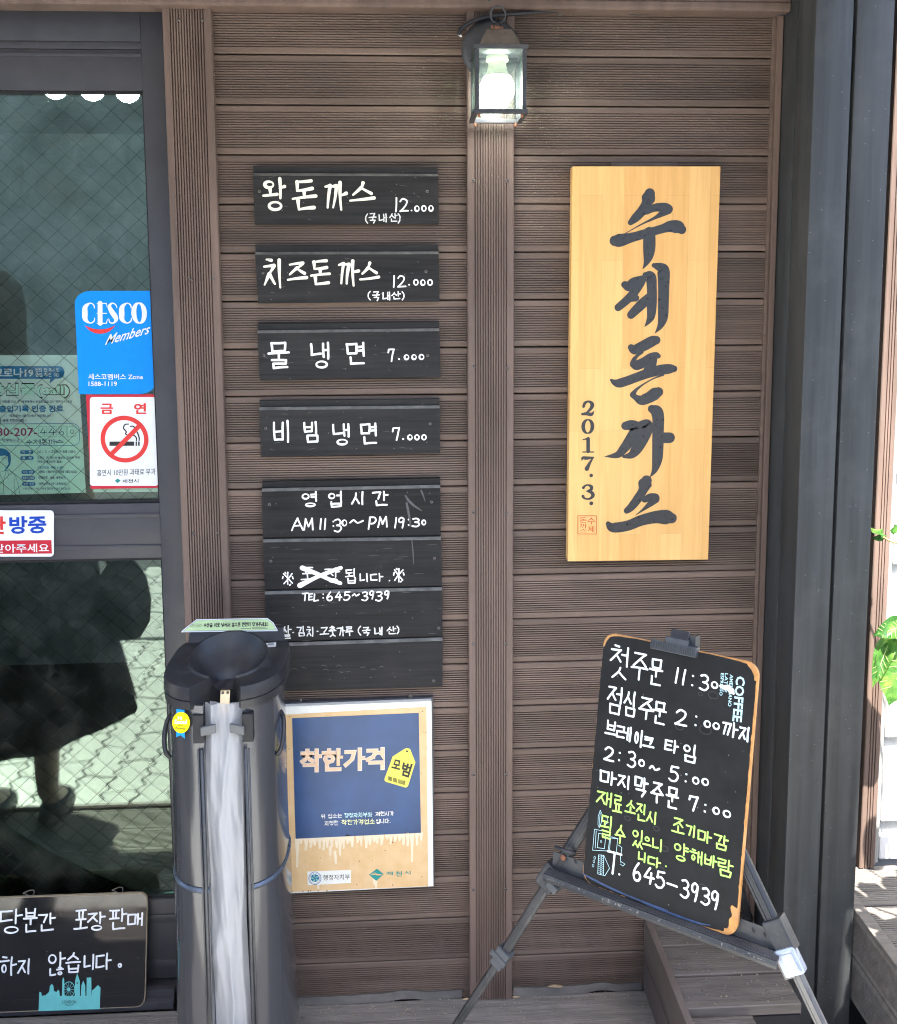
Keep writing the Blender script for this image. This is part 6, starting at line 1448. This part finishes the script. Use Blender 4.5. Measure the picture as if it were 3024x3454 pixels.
hand(ink, E4, [('재', 285, 265, 155, 128), ('료', 415, 326, 88, 165), ('소', 540, 352, 98, 125), ('진', 645, 402, 98, 165), ('시', 750, 450, 105, 108), ('조', 1005, 536, 118, 145), ('기', 1130, 580, 98, 108), ('마', 1260, 636, 135, 105), ('감', 1420, 692, 138, 138),
               ('될', 305, 546, 118, 215), ('수', 440, 616, 98, 175), ('있', 610, 656, 128, 165), ('으', 700, 690, 78, 108), ('니', 805, 716, 108, 108), ('양', 1025, 790, 148, 175), ('해', 1180, 832, 128, 118), ('바', 1320, 872, 118, 108), ('람', 1460, 942, 148, 165),
               ('니', 655, 836, 78, 88), ('다', 770, 882, 128, 88), ('.', 885, 926, 14, 14)], 17, 0.03, 0.0)
ink.build('green_writing', M['marker_green'], cbd)
ink = Ink(EP, 0.0011)
for s_, qd in (('COFFEE', [(1592, 548), (1558, 1004), (1460, 990), (1500, 534)]), ('AMERICANO', [(1472, 525), (1452, 846), (1418, 840), (1437, 519)]), ('LATTE', [(1420, 512), (1408, 702), (1374, 697), (1390, 507)]), ('ESPRESSO', [(1380, 510), (1362, 736), (1332, 731), (1347, 505)])): print_text(ink, E3, s_, qd, 0.03 if s_ == 'COFFEE' else 0.012)
for pts in ([(245, 380), (225, 440), (222, 520), (235, 550), (255, 500), (262, 420), (245, 380)], [(245, 405), (238, 470), (240, 530)], [(262, 430), (310, 440), (318, 500), (270, 540)], [(188, 565), (170, 770), (320, 778), (345, 600), (188, 565)], [(205, 580), (195, 750)], [(230, 605), (215, 745), (285, 755), (300, 620), (230, 605)], [(345, 650), (335, 770), (400, 798), (415, 660), (345, 650)], [(355, 640), (420, 660)], [(420, 720), (455, 745), (440, 850), (445, 890)], [(445, 880), (485, 905), (465, 925), (440, 905)], [(228, 815), (220, 1000), (290, 1018), (335, 945), (280, 820), (228, 815)], [(255, 815), (250, 1010)], [(278, 820), (275, 1012)]):
    ink.line(E4, pts, 4)
for (x, y) in ((190, 845), (182, 880), (175, 920)): ink.ring(E4, x, y, 8, 14, 3)
for k in range(9): ink.line(E4, [(228, 825 + k*20), (250, 838 + k*20)], 2.5); ink.line(E4, [(256, 838 + k*20), (276, 825 + k*20)], 2.5)
ink.ring(E4, 252, 685, 7, 10, 3); ink.build('printed_coffee_motif', M['print_blue'], cbd)

# ================================================================== PLANT BESIDE THE POST
m, nt, bs = new_mat('leaf_green')
v = tex_coord(nt, (1, 1, 1)); n1 = noise_tex(nt, v, 22, 5, 0.6, 0.8)
cc = ramp(nt, n1, [(0.40, (0.035, 0.125, 0.025)), (0.56, (0.11, 0.25, 0.045)), (0.70, (0.30, 0.42, 0.08)), (0.85, (0.58, 0.62, 0.18))])
nt.links.new(cc, bs.inputs['Base Color']); bs.inputs['Roughness'].default_value = 0.35
tr = nt.nodes.new('ShaderNodeBsdfTranslucent'); nt.links.new(cc, tr.inputs['Color']); ms = nt.nodes.new('ShaderNodeMixShader'); ms.inputs[0].default_value = 0.4
nt.links.new(bs.outputs[0], ms.inputs[1]); nt.links.new(tr.outputs[0], ms.inputs[2]); nt.links.new(ms.outputs[0], nt.nodes['Material Output'].inputs['Surface']); M['leaf'] = m
M['stem'] = flat('stem', (0.30, 0.24, 0.09), 0.6); 
plant = thing('potted_plant', 'leafy green and yellow plant reaching in beside the dark post', 'plant', (1.20, -0.24, 0.287))
M['vein'] = flat('leaf_vein', (0.42, 0.55, 0.20), 0.5)
def leaf(base, tip, width, nrm, curl=0.25, name='leaf', rib=False):
    base = Vector(base); tip = Vector(tip); ax = tip - base; L = ax.length; ax.normalize(); nrm = Vector(nrm); nrm = (nrm - ax*nrm.dot(ax)).normalized(); sd = ax.cross(nrm)
    b = MB(); NS, NW = 12, 6; 
    for i in range(NS + 1):
        t = i/NS; w = width*0.5*(math.sin(PI*min(1, t*1.02 + 0.02)**0.75))**0.8 if t < 0.99 else 0.0008
        mid = base + ax*L*t - nrm*curl*L*t*t
        for k in range(NW + 1):
            s = (k/NW - 0.5)*2; b.v.append(mid + sd*w*s + nrm*(abs(s)**1.5*w*0.35 + 0.004*math.sin(t*11 + s*4)))
    for i in range(NS):
        for k in range(NW):
            a = i*(NW + 1) + k; b.f.append((a, a + 1, a + NW + 2, a + NW + 1))
    o = b.build(name, M['leaf'], plant, True)
    if rib:      # pale midrib and side veins, raised a little from the blade
        r_ = MB(); md = lambda t: base + ax*L*t - nrm*curl*L*t*t
        r_.tube([md(i/10) + nrm*0.0006 for i in range(10)], [0.0011 - 0.00008*i for i in range(10)], 6)
        for i in (2, 3, 4, 5, 6, 7):
            for sg in (-1, 1):
                t = i/10; w = width*0.42*math.sin(PI*min(1, t*1.02)**0.75)
                r_.tube([md(t) + nrm*0.0008, md(min(1, t + .07)) + sd*sg*w*.5 + nrm*(0.001 + .12*w), md(min(1, t + .12)) + sd*sg*w*.85 + nrm*(0.001 + .28*w)], 0.0004, 4)
        r_.build('midrib', M['vein'], o, True)
    return o
pot = MB(); pot.lathe([(0.0, 0.0), (0.075, 0.0), (0.095, 0.17), (0.102, 0.175), (0.102, 0.19), (0.092, 0.19), (0.088, 0.165), (0.0, 0.165)], (1.22, -0.36, 0.288), n=28); pot.build('pot', surf('clay_pot', (0.30, 0.14, 0.08), 0.7), plant, True)
def stem(pts, r=0.0035): b = MB(); b.tube([Vector(p[:3]) for p in smooth_line([tuple(p) for p in pts], 5)], r, 7); b.build('stem', M['stem'], plant, True)
lp = wall_plane(-0.13)
def L(x, y, Y=-0.13): return wall_plane(Y).px(x, y)
stem([(1.22, -0.36, 0.45), (1.19, -0.33, 0.75), (1.12, -0.22, 0.98), tuple(L(3060, 2080, -0.14))]); stem([(1.22, -0.36, 0.45), (1.20, -0.30, 0.9), (1.12, -0.22, 1.10), tuple(L(3040, 1835, -0.12)), tuple(L(2972, 1808, -0.10))], 0.0022)
leaf(L(3070, 2105, -0.14), L(2945, 2140, -0.13), 0.048, (0.1, -0.75, 0.66), 0.12, rib=True)
leaf(L(3010, 2135, -0.11), L(2938, 2308, -0.15), 0.040, (-0.6, -0.7, 0.35), 0.18, rib=True)
leaf(L(3062, 2160, -0.12), L(2998, 2380, -0.15), 0.105, (-0.35, -0.9, 0.3), 0.08, rib=True)
leaf(L(2985, 1812, -0.10), L(2936, 1780, -0.10), 0.018, (0, -0.6, 0.8), 0.1); leaf(L(2980, 1815, -0.10), L(2940, 1815, -0.09), 0.014, (0.1, -0.9, 0.3), 0.2); leaf(L(3005, 1795, -0.10), L(3050, 1775, -0.12), 0.020, (0, -0.7, 0.7), 0.1)
rr = random.Random(21)
for k in range(50):
    a = rr.uniform(0, 2*PI); h = rr.uniform(0.55, 1.10); bs_ = Vector((rr.uniform(0.985, 1.26 if k < 30 else 1.13), rr.uniform(-0.64, -0.36), h))
    tp_ = bs_ + Vector((math.cos(a)*rr.uniform(.07, .11), math.sin(a)*rr.uniform(.07, .11), rr.uniform(-.05, .03))); tp_.x = max(tp_.x, 0.985); tp_.y = min(tp_.y, -0.29)
    leaf(bs_, tp_, rr.uniform(.05, .085), (rr.uniform(-.3, .3), rr.uniform(-.3, .3), 1), 0.2)
    stem([(1.22, -0.36, 0.45), ((1.22 + bs_.x)/2, (-0.36 + bs_.y)/2 - 0.03, (0.5 + h)/2), tuple(bs_)], 0.002)

# ================================================================== PERSON SEEN MIRRORED IN THE DOOR GLASS
def skin_mesh(name, verts, edges, radii, m, parent, sub=2, root=0):
    me = bpy.data.meshes.new(name); me.from_pydata(verts, edges, []); o = bpy.data.objects.new(name, me); COL.objects.link(o)
    sk = o.modifiers.new('skin', 'SKIN'); su = o.modifiers.new('sub', 'SUBSURF'); su.levels = su.render_levels = sub
    bpy.context.view_layer.objects.active = o
    if not me.skin_vertices: 
        bm = bmesh.new(); bm.from_mesh(me); bm.verts.layers.skin.verify(); bm.to_mesh(me); bm.free()
    for i, r_ in enumerate(radii):
        me.skin_vertices[0].data[i].radius = r_ if isinstance(r_, tuple) else (r_, r_); me.skin_vertices[0].data[i].use_root = (i == root)
    bpy.context.view_layer.update()
    ev = o.evaluated_get(bpy.context.evaluated_depsgraph_get()); em = bpy.data.meshes.new_from_object(ev)
    COL.objects.unlink(o); bpy.data.objects.remove(o)
    vs = [v.co.copy() for v in em.vertices]; fs = [tuple(p.vertices) for p in em.polygons]; bpy.data.meshes.remove(em)
    return obj(name, vs, fs, m, parent, True)
px_, py_ = -1.165, -0.66
M['skin'] = surf('skin', (0.46, 0.31, 0.23), 0.5, 0.08, (10, 10, 10), bmp=0.0); M['dress'] = surf('black_dress', (0.012, 0.013, 0.015), 0.85, 0.2, (10, 10, 4), bmp=0.2); M['hair'] = surf('dark_hair', (0.012, 0.010, 0.009), 0.45, 0.2, (60, 60, 6)); M['shoe'] = flat('dark_shoe', (0.02, 0.02, 0.02), 0.4)
pe = thing('person', 'person in a long black dress standing before the door, seen only mirrored in its glass', 'person', (px_, py_, 0.0))
V = [(0, 0, .90), (0, 0, 1.08), (0, .005, 1.25), (0, .01, 1.36), (0, .0, 1.43), (0, -.02, 1.54), (0, -.015, 1.62),
     (.09, 0, .86), (.085, .01, .48), (.085, .03, .10), (.085, -.08, .045), (-.09, 0, .86), (-.09, .02, .48), (-.09, .04, .10), (-.09, -.07, .045),
     (.17, .01, 1.345), (.23, .03, 1.08), (.20, -.10, .92), (.185, -.155, .885), (-.17, .01, 1.345), (-.22, .03, 1.08), (-.20, -.02, .86), (-.195, -.05, .79)]
Ed = [(0, 1), (1, 2), (2, 3), (3, 4), (4, 5), (5, 6), (0, 7), (7, 8), (8, 9), (9, 10), (0, 11), (11, 12), (12, 13), (13, 14), (3, 15), (15, 16), (16, 17), (17, 18), (3, 19), (19, 20), (20, 21), (21, 22)]
Rr = [(.15, .10), (.12, .09), (.14, .10), (.12, .08), .05, (.075, .09), (.06, .07), .09, .055, .034, .035, .09, .055, .034, .035, .05, .04, .032, .028, .05, .04, .032, .028]
body = skin_mesh('body', [(px_ + x, py_ + y_, z) for x, y_, z in V], Ed, Rr, M['skin'], pe)
b = MB(); n = 40
levs = [(1.36, .165, .095), (1.25, .175, .12), (1.08, .155, .115), (0.92, .20, .145), (0.70, .255, .19), (0.50, .30, .22), (0.36, .33, .235)]
for (z, rx, ry) in levs:
    for k in range(n):
        a = 2*PI*k/n; f = 1 + (0.05*math.sin(7*a) + 0.03*math.sin(11*a + 1))*max(0, (1.0 - z))*1.4
        b.v.append(Vector((px_ + 0.02 + rx*f*math.cos(a), py_ + ry*f*math.sin(a), z + (-0.11*(0.5 - 0.5*math.cos(a)) if z < 0.55 else 0.0) + (0.03*math.cos(a)**2 if z > 1.3 else 0))))
for i in range(len(levs) - 1):
    for k in range(n): b.f.append((i*n + k, i*n + (k + 1) % n, (i + 1)*n + (k + 1) % n, (i + 1)*n + k))
b.f.append(tuple(range(n))); b.build('dress', M['dress'], pe, True)
b = MB(); b.lathe([(0.0, .122), (.05, .112), (.085, .07), (.095, .0), (.09, -.09), (.105, -.20), (.10, -.27), (.07, -.28)], (px_, py_ + .025, 1.565), n=24); b.build('hair', M['hair'], pe, True)
for sg, dy in ((1, 0.0), (-1, 0.01)):
    b = MB(); b.tube([(px_ + sg*.087, py_ + dy + .05, .03), (px_ + sg*.087, py_ + dy, .04), (px_ + sg*.088, py_ + dy - .08, .032), (px_ + sg*.088, py_ + dy - .13, .02)], [.030, .040, .042, .022], 12); b.build('shoe', M['shoe'], pe, True)
hbag = thing('handbag', 'black handbag at the side of the person mirrored in the door glass', 'bag', (-0.84, py_, 0.55))
b = MB(); b.lathe([(0.0, -.13), (.045, -.12), (.075, -.07), (.082, 0.0), (.07, .07), (.04, .115), (0.0, .125)], (-0.835, py_, 0.70), n=20); b.v = [Vector((v.x, py_ + (v.y - py_)*.55, v.z)) for v in b.v]; b.build('pouch', M['dress'], hbag, True)
b = MB(); b.tube([(-0.90, py_, .74), (-0.915, py_, .85), (-0.94, py_ + .0, .93), (-0.93, py_, .86), (-0.80, py_, .75)], 0.006, 8); b.build('strap', M['dress'], hbag, True)

# ================================================================== SMALL DEBRIS ON THE DECK
M['dry_leaf'] = surf('dry_leaf', (0.40, 0.30, 0.19), 0.8, 0.25, (60, 60, 60))
def litter(name, c, s, seed, lab):
    rr = random.Random(seed); b = MB(); n = 7
    pts = [(c[0] + s*math.cos(2*PI*k/n)*rr.uniform(.6, 1.2), c[1] + s*0.4*math.sin(2*PI*k/n)*rr.uniform(.6, 1.2), c[2] + rr.uniform(.0, s*.35)) for k in range(n)]
    b.v = [Vector(p) for p in pts] + [Vector((c[0], c[1], c[2] + s*.3))]
    for k in range(n): b.f.append((k, (k + 1) % n, n))
    b.v += [v + Vector((0, 0, .0006)) for v in b.v[:n + 1]]
    for k in range(n): b.f.append((n + 1 + (k + 1) % n, n + 1 + k, 2*n + 1))
    tag(b.build(name, M['dry_leaf']), lab, 'leaf')
litter('dry_leaf', (0.345, -0.012, 0.018), 0.021, 3, 'curled dry leaf at the wall foot between batten and step')
litter('dry_leaf', (0.136, -0.020, 0.004), 0.008, 5, 'tiny dry scrap at the left foot of the centre batten')
litter('dry_leaf', (0.252, -0.020, 0.004), 0.009, 6, 'tiny dry scrap at the right foot of the centre batten')

rr = random.Random(31); b = MB()
for k in range(420):
    r_ = rr.random(); x = rr.uniform(-0.28, 0.55); yv = -0.004 - abs(rr.gauss(0, 0.03)) if r_ < .55 else rr.uniform(-.2, -.01); z = 0.0012
    if r_ > .8: x = rr.uniform(.57, .79); yv = rr.uniform(-.27, -.01); z = 0.1712
    s1 = rr.uniform(.0006, .0022); a = rr.uniform(0, PI); c1, s2 = math.cos(a)*s1, math.sin(a)*s1; e = rr.uniform(.6, 2.2)
    b.add([(x - c1*e, yv - s2*e, z), (x + s2, yv - c1, z), (x + c1*e, yv + s2*e, z), (x - s2, yv + c1, z), (x, yv, z + s1*.7)], [(0, 1, 4), (1, 2, 4), (2, 3, 4), (3, 0, 4), (3, 2, 1, 0)])
gr = b.build('deck_litter', surf('litter', (0.26, 0.22, 0.17), 0.9, 0.5, (200, 200, 200), 1.0, bmp=0)); gr['kind'] = 'stuff'
# ---------------------------------------------------------------- kerb, road and the buildings across the street (mirrored in the glass)
kerb = struct(obj('kerb', [(-2.9, -2.62, -0.16), (3.2, -2.62, -0.16), (3.2, -2.50, -0.16), (-2.9, -2.50, -0.16), (-2.9, -2.62, -0.13), (3.2, -2.62, -0.13), (3.2, -2.50, -0.13), (-2.9, -2.50, -0.13)], [(0, 3, 2, 1), (4, 5, 6, 7), (0, 1, 5, 4), (1, 2, 6, 5), (2, 3, 7, 6), (3, 0, 4, 7)], M['concrete']))
for k in range(8):
    b = MB(); b.box(-2.9 + k*0.76, -2.9 + k*0.76 + 0.753, -2.625, -2.505, -0.1295, -0.085, 0.008); b.build('kerb_stone', M['concrete'], kerb)
b = MB(); b.add([(-60, -9.0, -0.151), (60, -9.0, -0.151), (60, -2.63, -0.151), (-60, -2.63, -0.151)], [(0, 1, 2, 3)]); struct(b.build('road', surf('asphalt', (0.07, 0.07, 0.072), 0.85, 0.2, (1, 1, 1), 30, bmp=0.5)))
op = thing('street_building', 'plain mottled stone building across the street, behind the viewer', 'building', (-2.0, -10.0, -0.15))
b = MB(); b.box(-16, 14, -14, -10.0, -0.15, 5.4); b.build('wall', surf('pale_stone', (0.36, 0.38, 0.38), 0.9, 0.40, (1, 1, 1), 1.6, bmp=0), op)
flush()
bpy.data.objects.remove(_fo); bpy.data.curves.remove(_fc)
